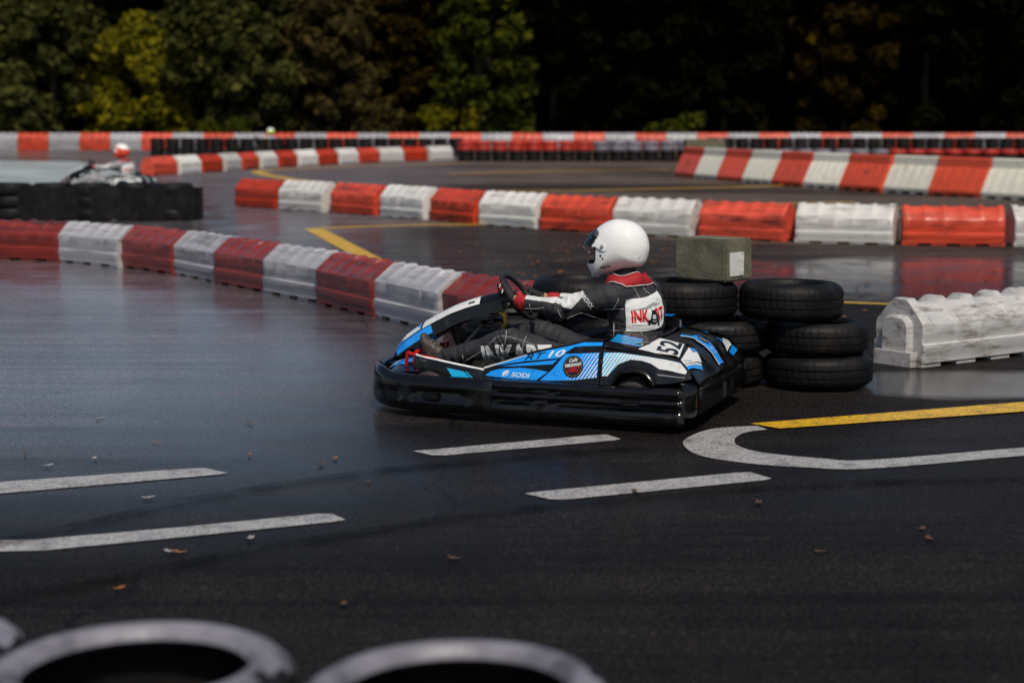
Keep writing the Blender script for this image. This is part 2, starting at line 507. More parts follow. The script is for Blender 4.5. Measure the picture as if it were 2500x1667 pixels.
class MB:
    """Collects shapes that make ONE mesh."""

    def __init__(self):
        self.v, self.f, self.m = [], [], []

    def add(self, v, f, m=0):
        n = len(self.v)
        self.v += [Vector(p) for p in v]
        self.f += [tuple(i + n for i in q) for q in f]
        self.m += [m] * len(f)

    def box(self, c, s, rot=None, m=0):
        c = Vector(c)
        vs = []
        for dx in (-1, 1):
            for dy in (-1, 1):
                for dz in (-1, 1):
                    p = Vector((dx * s[0] / 2, dy * s[1] / 2, dz * s[2] / 2))
                    if rot is not None:
                        p = rot @ p
                    vs.append(c + p)
        self.add(vs, [(0, 1, 3, 2), (4, 6, 7, 5), (0, 4, 5, 1), (2, 3, 7, 6), (0, 2, 6, 4), (1, 5, 7, 3)], m)

    def tube(self, pts, r, seg=10, m=0, closed=False, cap=True):
        pts = [Vector(p) for p in pts]
        n = len(pts)
        rs = r if isinstance(r, (list, tuple)) else [r] * n
        rings, prev = [], None
        for i, p in enumerate(pts):
            if closed:
                t = (pts[(i + 1) % n] - pts[i - 1]).normalized()
            else:
                t = (pts[min(i + 1, n - 1)] - pts[max(i - 1, 0)]).normalized()
            if prev is None:
                a = Vector((0, 0, 1)) if abs(t.z) < 0.9 else Vector((1, 0, 0))
                u = t.cross(a).normalized()
            else:
                u = (prev - t * prev.dot(t)).normalized()
            prev = u
            w = t.cross(u)
            rings.append([p + (u * math.cos(2 * math.pi * k / seg) + w * math.sin(2 * math.pi * k / seg)) * rs[i] for k in range(seg)])
        self.loft(rings, True, closed, m, cap and not closed)

    def loft(self, rings, ring_closed=True, closed=False, m=0, cap=False):
        k = len(rings[0])
        vs = [p for r_ in rings for p in r_]
        fs = []
        n = len(rings)
        for i in range(n if closed else n - 1):
            j = (i + 1) % n
            for q in range(k if ring_closed else k - 1):
                q2 = (q + 1) % k
                fs.append((i * k + q, i * k + q2, j * k + q2, j * k + q))
        if cap:
            fs.append(tuple(range(k))[::-1])
            fs.append(tuple((n - 1) * k + q for q in range(k)))
        self.add(vs, fs, m)

    def lathe(self, prof, seg=32, center=(0, 0, 0), axis='Z', m=0, closed_prof=False, a0=0.0):
        rings = []
        c = Vector(center)
        for i in range(seg):
            a = a0 + 2 * math.pi * i / seg
            ring = []
            for (r_, z) in prof:
                p = Vector((r_ * math.cos(a), r_ * math.sin(a), z))
                if axis == 'Y':
                    p = Vector((p.x, p.z, p.y))
                elif axis == 'X':
                    p = Vector((p.z, p.x, p.y))
                ring.append(c + p)
            rings.append(ring)
        self.loft(rings, closed_prof, True, m)

    def build(self, name, mats, parent=None, smooth=True, angle=35):
        o = obj(name, self.v, self.f, mats, parent, smooth, self.m)
        bm = bmesh.new()
        bm.from_mesh(o.data)
        bmesh.ops.recalc_face_normals(bm, faces=bm.faces)
        bm.to_mesh(o.data)
        bm.free()
        if smooth and angle:
            o.data.set_sharp_from_angle(angle=R(angle))
        return o


def interp(x, xs, ys):
    return float(np.interp(x, xs, ys))


def catmull(pts, n=8, closed=False):
    pts = [Vector(p) for p in pts]
    out = []
    k = len(pts)
    for i in range(k if closed else k - 1):
        p0 = pts[(i - 1) % k] if closed else pts[max(i - 1, 0)]
        p1 = pts[i]
        p2 = pts[(i + 1) % k]
        p3 = pts[(i + 2) % k] if closed else pts[min(i + 2, k - 1)]
        for j in range(n):
            t = j / n
            out.append(0.5 * ((2 * p1) + (p2 - p0) * t + (2 * p0 - 5 * p1 + 4 * p2 - p3) * t * t + (3 * p1 - p0 - 3 * p2 + p3) * t ** 3))
    if not closed:
        out.append(pts[-1])
    return out


def inside(pt, poly):
    x, y = pt
    r_ = False
    n = len(poly)
    for i in range(n):
        x1, y1 = poly[i]
        x2, y2 = poly[(i + 1) % n]
        if (y1 > y) != (y2 > y) and x < (x2 - x1) * (y - y1) / (y2 - y1) + x1:
            r_ = not r_
    return r_


def tri_poly(poly, step):
    """2-D polygon -> triangles with inner points, so that it can follow a curved surface."""
    dense = []
    n = len(poly)
    for i in range(n):
        a, b = Vector(poly[i][:2]), Vector(poly[(i + 1) % n][:2])
        k = max(1, int((b - a).length / step))
        for j in range(k):
            dense.append(a + (b - a) * (j / k))
    nb = len(dense)
    edges = [(i, (i + 1) % nb) for i in range(nb)]
    xs = [p.x for p in dense]
    ys = [p.y for p in dense]
    pl = [(p.x, p.y) for p in dense]
    x = min(xs) + step * 0.5
    pts = list(dense)
    while x < max(xs):
        y = min(ys) + step * 0.5
        while y < max(ys):
            if inside((x, y), pl):
                q = Vector((x, y))
                if min((q - e).length_squared for e in dense) > (step * 0.35) ** 2:
                    pts.append(q)
            y += step
        x += step
    vs, es, fs = delaunay_2d_cdt(pts, edges, [], 1, 1e-6)[:3]
    return vs, [tuple(f) for f in fs]


def patch(name, poly, func, mats, parent, step=0.03, smooth=True):
    vs, fs = tri_poly(poly, step)
    return obj(name, [func(v.x, v.y) for v in vs], fs, mats, parent, smooth)


def clip(poly, win):
    """Sutherland-Hodgman; win convex, counter-clockwise."""
    out = [Vector(p) for p in poly]
    n = len(win)
    for i in range(n):
        a, b = Vector(win[i]), Vector(win[(i + 1) % n])
        src, out = out, []
        if not src:
            break

        def side(p):
            return (b.x - a.x) * (p.y - a.y) - (b.y - a.y) * (p.x - a.x)
        for j in range(len(src)):
            p, q = src[j], src[(j + 1) % len(src)]
            sp, sq = side(p), side(q)
            if sp >= 0:
                out.append(p)
            if sp * sq < 0:
                out.append(p + (q - p) * (sp / (sp - sq)))
    return [(p.x, p.y) for p in out]


def text2d(body, size, thick=0.0, shear=0.0, width=1.0, maxlen=0.012):
    """Text as flat triangles: list of (x, y), faces; origin at the left of the baseline."""
    cu = bpy.data.curves.new('text', 'FONT')
    cu.body = body
    cu.size = size
    cu.offset = thick
    cu.shear = shear
    cu.resolution_u = 3
    to = bpy.data.objects.new('text', cu)
    C.objects.link(to)
    dg = bpy.context.evaluated_depsgraph_get()
    me = bpy.data.meshes.new_from_object(to.evaluated_get(dg))
    bpy.data.objects.remove(to)
    bm = bmesh.new()
    bm.from_mesh(me)
    bpy.data.meshes.remove(me)
    bmesh.ops.triangulate(bm, faces=bm.faces)
    for _ in range(4):
        es = [e for e in bm.edges if e.calc_length() > maxlen]
        if not es:
            break
        bmesh.ops.subdivide_edges(bm, edges=es, cuts=1, use_grid_fill=False)
        bmesh.ops.triangulate(bm, faces=[f for f in bm.faces if len(f.verts) > 3])
    bm.verts.ensure_lookup_table()
    vs = [(v.co.x * width, v.co.y) for v in bm.verts]
    fs = [tuple(v.index for v in f.verts) for f in bm.faces]
    bm.free()
    return vs, fs


def text_on(name, body, size, func, org, ux, uy, mat, parent, fit=None, **kw):
    vs, fs = text2d(body, size, **kw)
    if fit:
        w = max(v[0] for v in vs) - min(v[0] for v in vs)
        x0 = min(v[0] for v in vs)
        vs = [((v[0] - x0) * fit / w, v[1]) for v in vs]
    pts = [func(org[0] + v[0] * ux[0] + v[1] * uy[0], org[1] + v[0] * ux[1] + v[1] * uy[1]) for v in vs]
    return obj(name, pts, fs, mat, parent, False)


# ------------------------------------------------------------------ ground
def sheet(name, poly, z, mat, parent=None):
    bm = bmesh.new()
    f = bm.faces.new([bm.verts.new((x, y, z)) for x, y in poly])
    bmesh.ops.triangulate(bm, faces=[f])
    bmesh.ops.recalc_face_normals(bm, faces=bm.faces)
    for q in bm.faces:
        if q.normal.z < 0:
            q.normal_flip()
    me = bpy.data.meshes.new(name)
    bm.to_mesh(me)
    bm.free()
    me.materials.append(M[mat])
    o = bpy.data.objects.new(name, me)
    C.objects.link(o)
    o.parent = parent
    return o


ground = tag(sheet('asphalt_ground', [(-160, -60), (160, -60), (160, 88.4), (-160, 88.4)], 0, 'asphalt'), kind='structure')
verge = tag(sheet('grass_verge', [(-400, 88.0), (400, 88.0), (400, 600), (-400, 600)], 0.004, 'grass'), kind='structure')


tag(sheet('pale_sky_sheen', [(-10.6, 44.5), (-11.3, 52), (-14.0, 60), (-16.2, 66), (-30, 70), (-30, 42), (-18, 42.5)], 0.006, 'sky_sheen'), kind='structure')  # added pale sheet, painted as a patch of sky sheen on the track


def strip(pts, w):
    pts = [Vector(p) for p in pts]
    l_, r_ = [], []
    for i, p in enumerate(pts):
        t = (pts[min(i + 1, len(pts) - 1)] - pts[max(i - 1, 0)]).normalized()
        n_ = Vector((-t.y, t.x)) * (w / 2)
        l_.append(p + n_)
        r_.append(p - n_)
    return [(p.x, p.y) for p in l_ + r_[::-1]]


def mark(name, poly, mat, z=0.004):
    sheet(name, poly, z, mat, ground)


mark('white_dash', [(-0.52, 9.03), (-0.44, 9.06), (0.45, 9.49), (0.52, 9.50), (0.59, 9.37), (0.55, 9.33), (-0.34, 8.91), (-0.41, 8.91)], 'line_white')
mark('white_dash', [(0.06, 7.99), (0.12, 8.03), (1.10, 8.47), (1.17, 8.48), (1.25, 8.33), (1.21, 8.29), (0.24, 7.86), (0.17, 7.87)], 'line_white')
mark('white_dash', [(-2.9, 8.03), (-2.44, 8.25), (-1.60, 8.57), (-1.52, 8.58), (-1.39, 8.46), (-1.43, 8.42), (-2.37, 7.99), (-2.80, 7.79)], 'line_white')
mark('white_curve_line', [(-2.6, 7.10), (-2.11, 7.09), (-1.97, 7.10), (-1.43, 7.31), (-0.86, 7.57), (-0.79, 7.57), (-0.72, 7.46), (-0.77, 7.42), (-1.40, 7.13), (-1.88, 6.92), (-2.06, 6.90), (-2.6, 6.90)], 'line_white')
co = catmull([(*p, 0) for p in [(1.38, 9.78), (1.13, 9.69), (0.97, 9.45), (0.91, 9.21), (0.97, 8.9), (1.19, 8.7), (1.46, 8.6), (1.78, 8.57), (2.63, 8.9), (3.6, 9.26)]], 6)
ci = catmull([(*p, 0) for p in [(1.42, 9.66), (1.3, 9.58), (1.22, 9.43), (1.19, 9.23), (1.24, 9.06), (1.36, 8.94), (1.58, 8.83), (1.82, 8.79), (2.7, 9.13), (3.68, 9.5)]], 6)
cv = obj('white_curve_line', [(p.x, p.y, 0.004) for p in co] + [(p.x, p.y, 0.004) for p in ci], [(i, i + 1, len(co) + i + 1, len(co) + i) for i in range(len(co) - 1)], 'line_white', ground, False)
mark('yellow_line', [(1.35, 9.83), (3.12, 10.59), (4.6, 11.2), (4.5, 10.86), (3.02, 10.24), (1.49, 9.67)], 'line_yellow', 0.008)
mark('yellow_line', [(-3.19, 27.04), (-2.91, 27.1), (-1.55, 21.2), (-1.86, 20.9), (-2.0, 21.96)], 'line_yellow')
mark('yellow_line', strip([(-2.94, 27.02), (-2.39, 27.5), (-1.26, 27.98), (-0.49, 28.05), (0.45, 27.6)], 0.24), 'line_yellow', 0.008)
mark('yellow_line', strip([(-4.62, 45.0), (-5.97, 47.8), (-7.1, 51.18), (-7.85, 54.0), (-7.80, 55.0), (-7.6, 55.9), (-6.83, 57.18), (-5.2, 60.31), (-1.55, 64.12)], 0.36), 'line_yellow')
mark('yellow_line', strip([(-3.6, 41.6), (-1.59, 40.3), (1.41, 40.67), (5.45, 42.75), (8, 44.5)], 0.32), 'line_yellow')
mark('yellow_line', strip([(4.0, 34.4), (5.66, 34.83), (6.89, 35.4)], 0.28), 'line_yellow')
mark('yellow_line', strip([(5.6, 33.98), (7.36, 33.0)], 0.24), 'line_yellow')
mark('yellow_line', strip([(2.7, 16.5), (3.52, 16.2), (5.2, 16.2)], 0.12), 'line_yellow')
mark('yellow_line', strip([(-21, 74), (-15, 72), (-11.5, 70), (-9.5, 66)], 0.25), 'line_yellow')
mark('yellow_line', strip([(-1.9, 52), (1.5, 55), (5, 56)], 0.34), 'line_yellow')


m_, nt_, out_ = nodes_of('rubber laid on the track')
tr_ = nt_.nodes.new('ShaderNodeBsdfTransparent')
df_ = nt_.nodes.new('ShaderNodeBsdfDiffuse')
df_.inputs[0].default_value = (0.005, 0.005, 0.005, 1)
tc_ = nt_.nodes.new('ShaderNodeTexCoord')
nz_ = N(nt_, 'ShaderNodeTexNoise', i_Scale=6.0, i_Detail=6.0)
nt_.links.new(tc_.outputs['Object'], nz_.inputs['Vector'])
mx_ = nt_.nodes.new('ShaderNodeMixShader')
nt_.links.new(ramp(nt_, nz_.outputs[0], [(0.35, g(0.05)), (0.65, g(0.40))]), mx_.inputs[0])
nt_.links.new(tr_.outputs[0], mx_.inputs[1])
nt_.links.new(df_.outputs[0], mx_.inputs[2])
nt_.links.new(mx_.outputs[0], out_.inputs[0])
M['skid'] = m_
for pts_, w_ in (([(-3.2, 6.2), (-2.09, 7.02), (-1.41, 7.85), (-0.52, 8.55), (0.7, 9.1)], 0.13), ([(-2.9, 5.5), (-1.8, 6.2), (-0.9, 7.0), (0.3, 7.75), (1.7, 8.2), (3.2, 8.3)], 0.12)):
    cl_ = catmull([(*p_, 0) for p_ in pts_], 8)
    l_ = []
    for i_, p_ in enumerate(cl_):
        t_ = (cl_[min(i_ + 1, len(cl_) - 1)] - cl_[max(i_ - 1, 0)]).normalized()
        n_ = Vector((-t_.y, t_.x, 0)) * w_ / 2
        l_ += [p_ + n_ + Vector((0, 0, 0.012)), p_ - n_ + Vector((0, 0, 0.012))]
    obj('tyre_mark', l_, [(2 * i_, 2 * i_ + 1, 2 * i_ + 3, 2 * i_ + 2) for i_ in range(len(cl_) - 1)], 'skid', ground, False)


# ------------------------------------------------------------------ plastic track barriers
def barrier_mesh(name, mat, length, w, h_face, h_top, wt, ribs, notches=True, lower_slope=0.0, seed=0):
    """Hollow plastic track block: long side along X, front face at -Y, ribbed slanted top.
    lower_slope > 0 makes the flared type: small upright top, big ribbed flank, feet."""
    rs = random.Random(seed)
    mb = MB()
    hl = length / 2 - 0.006
    xs = [-hl, -hl + 0.02]
    state = []
    span = (2 * hl - 0.10) / ribs
    cols = [(-hl, 0.0), (-hl + 0.03, 1.0)]
    for i in range(ribs):
        a = -hl + 0.05 + i * span
        cols += [(a + span * 0.10, 1.0), (a + span * 0.18, 0.0), (a + span * 0.82, 0.0), (a + span * 0.90, 1.0)]
    cols += [(hl - 0.03, 1.0), (hl, 0.0)]
    rings = []
    dents = [rs.uniform(-0.028, 0.016) for _ in range(40)]
    for ci_, (x, up) in enumerate(cols):
        e = 0.014 if ci_ in (0, len(cols) - 1) else 0.0      # rounded ends
        rec = (1 - up) * (0.034 if mat == 'dirty_white' else 0.017) if 0 < ci_ < len(cols) - 1 else 0.0
        dn = dents[ci_ % 40] * 0.6
        if lower_slope <= 0:
            f = w / 2
            prof = [(-f + e, 0.030), (-f + e, 0.055 + 0.02), (-f + e - 0.012, 0.10), (-f + e - 0.012, 0.155), (-f + e + 0.006, 0.165), (-f + e + 0.006 + dn * 0.3, 0.20),
                    (-f + e, 0.215), (-f + e + dn * 0.4, h_face - 0.02), (-f + 0.012 + e, h_face),
                    (-wt / 2 - 0.02 + rec * 0.55, h_top - 0.03 - rec * 0.75 + dn * 0.4 - e), (-wt / 2 + 0.02, h_top - rec - e * 0.6 + dn * 0.4)]
        else:
            f = w / 2
            prof = [(-f + e, 0.07), (-f + e, 0.13), (-f + 0.02 + e, 0.16), (-wt / 2 - 0.05 + rec * 0.3 + e, h_face - 0.03 - rec * 0.6), (-wt / 2 - 0.005 + e, h_face),
                    (-wt / 2 + e, h_face + 0.03), (-wt / 2 + 0.01 + e, h_top - 0.03), (-wt / 2 + 0.04, h_top - e)]
            if rec:
                prof[2] = (prof[2][0] + rec * 0.4, prof[2][1] + 0.01)
        back = [(-y, z) for (y, z) in prof[::-1]]
        rings.append([Vector((x, y, z)) for (y, z) in prof + back])
    mb.loft(rings, True, False, 0, True)
    # feet
    nf = 4
    for i in range(nf):
        x = -hl + 0.09 + i * (2 * hl - 0.18) / (nf - 1)
        mb.box((x, -w / 2 + 0.07, 0.026), (0.20, 0.115, 0.052))
        mb.box((x, w / 2 - 0.07, 0.026), (0.20, 0.115, 0.052))
    if mat == 'dirty_white':
        for sx in (-1, 1):
            arch_ = [(-0.13, 0.07), (-0.13, 0.26), (-0.12, 0.31), (-0.08, 0.345), (0, 0.355), (0.08, 0.345), (0.12, 0.31), (0.13, 0.26), (0.13, 0.07)]
            mb.loft([[Vector((sx * (hl - 0.01), y, z)) for y, z in arch_], [Vector((sx * (hl + 0.035), y * 0.96, z * 0.985)) for y, z in arch_], [Vector((sx * (hl + 0.05), y * 0.85, z * 0.95)) for y, z in arch_]], True, False, 0, True)
            mb.box((sx * (hl + 0.02), 0.0, 0.05), (0.10, 0.34, 0.10))
    o = mb.build(name, mat, None, True, 32)
    me = o.data
    bpy.data.objects.remove(o)
    return me


A_LEN = 1.30
MESH = {}
for s in range(3):
    MESH['red', s] = barrier_mesh('barrier_red', 'red', A_LEN, 0.46, 0.36, 0.53, 0.14, 5, seed=s)
    MESH['white', s] = barrier_mesh('barrier_white', 'white', A_LEN, 0.46, 0.36, 0.54, 0.14, 5, seed=s + 10)
    MESH['old_red', s] = barrier_mesh('barrier_shaded_red', 'old_red', A_LEN, 0.46, 0.335, 0.475, 0.14, 5, seed=s + 30)
    MESH['old_white', s] = barrier_mesh('barrier_shaded_white', 'old_white', A_LEN, 0.46, 0.335, 0.475, 0.14, 5, seed=s + 40)
    MESH['dirty_white', s] = barrier_mesh('barrier_dirty', 'dirty_white', A_LEN, 0.46, 0.31, 0.465, 0.16, 4, seed=s + 20)
MESH['red', 'B'] = barrier_mesh('barrier_red_flared', 'sunlit_red', 1.62, 0.74, 0.62, 0.83, 0.20, 5, lower_slope=1)
MESH['white', 'B'] = barrier_mesh('barrier_white_flared', 'sunlit_white', 1.62, 0.74, 0.62, 0.83, 0.20, 5, lower_slope=1)
MESH['red', 'F'] = barrier_mesh('barrier_red_tall', 'red', 1.50, 0.5, 0.62, 0.86, 0.2, 4)
MESH['white', 'F'] = barrier_mesh('barrier_white_tall', 'old_white', 1.50, 0.5, 0.62, 0.86, 0.2, 4)  # far white blocks also take the white with shade painted in
ORD = ['first', 'second', 'third', 'fourth', 'fifth', 'sixth', 'seventh', 'eighth', 'ninth', 'tenth', 'eleventh', 'twelfth', 'thirteenth', 'fourteenth', 'fifteenth',
       'sixteenth', 'seventeenth', 'eighteenth', 'nineteenth', 'twentieth', 'twenty-first', 'twenty-second', 'twenty-third', 'twenty-fourth', 'twenty-fifth', 'twenty-sixth',
       'twenty-seventh', 'twenty-eighth', 'twenty-ninth', 'thirtieth', 'thirty-first', 'thirty-second', 'thirty-third', 'thirty-fourth', 'thirty-fifth', 'thirty-sixth',
       'thirty-seventh', 'thirty-eighth', 'thirty-ninth', 'fortieth', 'forty-first', 'forty-second', 'forty-third', 'forty-fourth', 'forty-fifth']


def along(poly, step):
    """Points and headings every `step` metres along a polyline of front-base points."""
    P_ = [Vector(p) for p in poly]
    d = [0.0]
    for a, b in zip(P_, P_[1:]):
        d.append(d[-1] + (b - a).length)
    n = int(round(d[-1] / step))
    out = []

    def at(s):
        return Vector((interp(s, d, [p.x for p in P_]), interp(s, d, [p.y for p in P_])))
    for i in range(n):
        a, b = at(d[-1] * i / n), at(d[-1] * (i + 1) / n)
        out.append(((a + b) / 2, math.atan2((b - a).y, (b - a).x), (b - a).length))
    return out


def row(poly, kind, length, depth, first, tmpl, group, cols=('red', 'white')):
    k = cols.index(first)
    used = {c: 0 for c in cols}
    for i, (p, a, ln) in enumerate(along(poly, length)):
        col = cols[(k + i) % len(cols)]
        v = kind if kind is not None else i % 3
        o = bpy.data.objects.new('track_barrier', MESH[col, v])
        C.objects.link(o)
        n_ = Vector((-math.sin(a), math.cos(a)))
        jog = random.uniform(-0.035, 0.035)
        o.location = (p.x + n_.x * (depth / 2 + jog), p.y + n_.y * (depth / 2 + jog), 0)
        o.rotation_euler = (random.uniform(-0.012, 0.012), 0, a + random.uniform(-0.04, 0.04))
        o.scale = ((ln - 0.01) / length, 1, 1)
        tag(o, tmpl.format(n=ORD[used[col]], col=col.replace('old_', 'shade-toned dirty ')), 'barrier', group)
        used[col] += 1


ROW_L = [(-7.72, 21.70), (-6.55, 21.42), (-5.4, 20.98), (-4.23, 19.95), (-3.54, 19.03), (-2.79, 17.85), (-2.29, 17.02), (-1.63, 15.99), (-1.09, 15.0), (-0.47, 13.91), (0.03, 13.1)]
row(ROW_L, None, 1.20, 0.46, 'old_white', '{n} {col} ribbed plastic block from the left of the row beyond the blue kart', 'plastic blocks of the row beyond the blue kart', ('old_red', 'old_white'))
ROW_M = [(-5.35, 33.7), (-4.35, 32.6), (-2.96, 31.2), (-2.29, 30.4), (-1.23, 29.03), (-0.51, 28.0), (0.63, 26.65), (1.72, 25.7), (2.88, 24.8), (4.02, 24.1), (5.27, 23.6), (6.7, 23.4), (8.1, 23.5)]
row(ROW_M, None, 1.42, 0.46, 'red', '{n} {col} ribbed plastic block from the left of the middle row behind the helmet', 'plastic blocks of the middle row')
ROW_R = [(4.57, 50.2), (5.48, 47.02), (6.34, 44.52), (7.68, 41.11), (8.95, 38.58), (10.07, 36.52), (11.2, 34.2)]
row(ROW_R, 'B', 1.60, 0.74, 'red', '{n} {col} flared plastic block from the left of the sunlit row at right', 'flared plastic blocks of the right-hand row')
ROW_F = [(-10.3, 50.6), (-9.5, 52.6), (-8.78, 54.89), (-7.92, 58.0), (-6.75, 61.11), (-5.28, 64.3), (-4.73, 65.3), (-3.4, 67.0), (-2.22, 68.4)]
row(ROW_F, 0, 1.45, 0.46, 'red', '{n} {col} plastic block from the left of the distant curved row', 'plastic blocks of the distant curved row')
row([(-28.5, 86.0), (28.5, 86.0)], 'F', 1.5, 0.5, 'white', '{n} {col} tall plastic block from the left in the long row below the trees', 'tall plastic blocks below the trees')
for nm, (x, y, a), lab in (('track_barrier', (3.24, 12.64, 0.62), 'mud-stained white plastic block with rounded end beside the black tyre pile'),
                           ('track_barrier', (4.32, 13.40, 0.62), 'mud-stained white plastic block at the right edge of the picture')):
    o = bpy.data.objects.new(nm, MESH['dirty_white', 0 if 'rounded' in lab else 1])
    C.objects.link(o)
    o.location = (x, y, 0)
    o.rotation_euler = (0, 0, a)
    tag(o, lab, 'barrier', 'dirty white blocks at right')


# ------------------------------------------------------------------ tyres
def tyre_mesh(name, mat, seg=28, ro=0.31, ri=0.225, h=0.192, fine=False):
    prof = [(ri, 0.035), (ri + 0.008, 0.012), (ri + 0.025, 0.004), (ri + 0.045, 0.006), (ro - 0.028, 0.018), (ro - 0.010, 0.034), (ro - 0.002, 0.052),
            (ro, h / 2)]
    prof = prof + [(r_, h - z) for (r_, z) in prof[-2::-1]]
    prof += [(ri + 0.02, h - 0.05), (ro - 0.025, h - 0.055), (ro - 0.020, h / 2), (ro - 0.025, 0.055), (ri + 0.02, 0.05)]
    if fine:
        grooves = []
        for (r_, z) in prof:
            grooves.append((r_, z))
            if abs(r_ - (ro - 0.002)) < 1e-6 and z < h / 2:
                for zz in (0.066, 0.115):
                    grooves += [(ro - 0.001, zz), (ro - 0.010, zz + 0.003), (ro - 0.010, zz + 0.009), (ro - 0.001, zz + 0.012)][:4] if zz < h / 2 else []
            if abs(r_ - ro) < 1e-6:
                grooves += [(ro - 0.001, 0.112), (ro - 0.010, 0.115), (ro - 0.010, 0.121), (ro - 0.001, 0.124)]
        prof = grooves
    mb = MB()
    mb.lathe(prof, seg, closed_prof=True)
    if fine:
        for q, p in enumerate(mb.v):
            r_ = math.hypot(p.x, p.y)
            k_ = q // len(prof)
            if r_ > ro - 0.006 and abs(p.z - h / 2) < h * 0.36:
                d_ = -0.006 if (k_ + (1 if p.z > h / 2 else 0)) % 3 == 0 else 0.0
                p.x *= (r_ + d_) / r_
                p.y *= (r_ + d_) / r_
    if mat != 'rubber':
        for q, f_ in enumerate(mb.f):
            c_ = sum((mb.v[a] for a in f_), Vector()) / len(f_)
            r_ = math.hypot(c_.x, c_.y)
            a_ = math.atan2(c_.y, c_.x)
            edge = h * (0.50 if not fine else 0.62 + 0.16 * noise.noise(Vector((math.cos(a_) * 2.2, math.sin(a_) * 2.2, 4))))
            top = c_.z > edge and r_ < ro - 0.022 + 0.045 * noise.noise(Vector((math.cos(a_) * 1.6, math.sin(a_) * 1.6, 9))) and not (r_ < ro - 0.02 and c_.z < h - 0.045) and r_ > ri + 0.002
            if fine:
                mb.m[q] = 0 if top else 1
            else:
                mb.m[q] = 0 if r_ > ri + 0.01 else 1
    o = mb.build(name, [mat, 'rubber'] if mat != 'rubber' else mat, None, True, 50)
    me = o.data
    bpy.data.objects.remove(o)
    return me


TY = {c: tyre_mesh('tyre_' + c, c) for c in ('rubber', 'rubber_white', 'rubber_red')}
TYF = {c: tyre_mesh('tyre_near_' + c, c, 144, ro=0.33, ri=0.232, h=0.20, fine=True) for c in ('rubber', 'rubber_white', 'rubber_red')}


def tyre_stack(x, y, mats, label, group, near=False, jitter=0.012, scale=1.0):
    e = empty('tyre_stack', (x, y, 0), random.uniform(0, 6.28))
    tag(e, label, 'tyres', group)
    for i, mm in enumerate(mats):
        t = bpy.data.objects.new('tyre', (TYF if near else TY)[mm])
        C.objects.link(t)
        t.parent = e
        t.location = (random.uniform(-jitter, jitter), random.uniform(-jitter, jitter), i * (0.198 if near else 0.190) * scale)
        q_ = scale * random.uniform(0.955, 1.02)
        t.scale = (q_ * random.uniform(0.985, 1.015), q_, scale)
        t.rotation_euler = (random.uniform(-0.018, 0.018), random.uniform(-0.018, 0.018), random.uniform(0, 6))
    return e


B4 = ['rubber'] * 4
# foreground stacks with white-painted tops
tyre_stack(-0.79, 3.57, ['rubber', 'rubber', 'rubber_white'], 'stack of tyres with white-painted top at the bottom edge, left', 'near tyre stacks', True, scale=1.03)
tyre_stack(-0.12, 3.45, ['rubber', 'rubber', 'rubber_white'], 'stack of tyres with white-painted top at the bottom edge, centre', 'near tyre stacks', True, scale=1.03)
tyre_stack(-1.40, 3.74, ['rubber', 'rubber', 'rubber_white'], 'stack of tyres with white-painted top cut off by the left edge', 'near tyre stacks', True, scale=1.03)
# black pile behind the kart: pairs of tyres wrapped in a rubber belt, single tyres on top
PILE = [(1.97, 11.30), (1.32, 11.42), (0.67, 11.60), (0.03, 11.80)]
for i, (x, y) in enumerate(PILE):
    tyre_stack(x, y, ['rubber', 'rubber'], '{} pair of black tyres from the right, lowest in the pile behind the driver'.format(ORD[i]), 'black tyre pile behind the driver', True, scale=1.08)
for i, (x, y) in enumerate([(1.80, 11.31), (1.135, 11.43), (0.47, 11.62)]):
    o = bpy.data.objects.new('tyre', TYF['rubber'])
    C.objects.link(o)
    o.location = (x, y, 0.428)
    o.rotation_euler = (R(random.uniform(-1, 1)), R(random.uniform(-1, 1)), random.uniform(0, 6))
    o.scale = (1.02, 1.02, 1.25)
    tag(o, '{} thick black tyre from the right lying on top of the pile behind the driver'.format(ORD[i]), 'tyre', 'tyres on top of the black pile')
# black wall at left
for i in range(8):
    tyre_stack(-5.62 - i * 0.68, 29.3 + 0.04 * i + (0.1 if i % 2 else 0), ['rubber', 'rubber', 'rubber_white' if i in (6, 7) else 'rubber'],
               '{} black tyre stack from the right end of the left-hand tyre wall'.format(ORD[i]), 'left-hand tyre wall', scale=1.08)
mb = MB()
rings = []
for i in range(40):
    x = -5.20 - i * 0.14
    y = 28.93 + 0.012 * i + 0.03 * math.sin(i * 0.9)
    if i == 0:
        rings.append([Vector((x + 0.05, y + 0.5, 0.02)), Vector((x + 0.05, y + 0.5, 0.55)), Vector((x + 0.05, y + 0.515, 0.55)), Vector((x + 0.05, y + 0.515, 0.02))])
        rings.append([Vector((x + 0.06, y + 0.1, 0.02)), Vector((x + 0.06, y + 0.1, 0.55)), Vector((x + 0.045, y + 0.11, 0.55)), Vector((x + 0.045, y + 0.11, 0.02))])
    z = 0.56 + 0.015 * math.sin(i * 0.7)
    rings.append([Vector((x, y, 0.02)), Vector((x, y, z)), Vector((x, y + 0.015, z)), Vector((x, y + 0.015, 0.02))])
mb.loft(rings, True, False, 0, True)
tag(mb.build('rubber_belt', 'rubber', None, True, 40), 'long black rubber belt along the front of the left-hand tyre wall', 'belt')
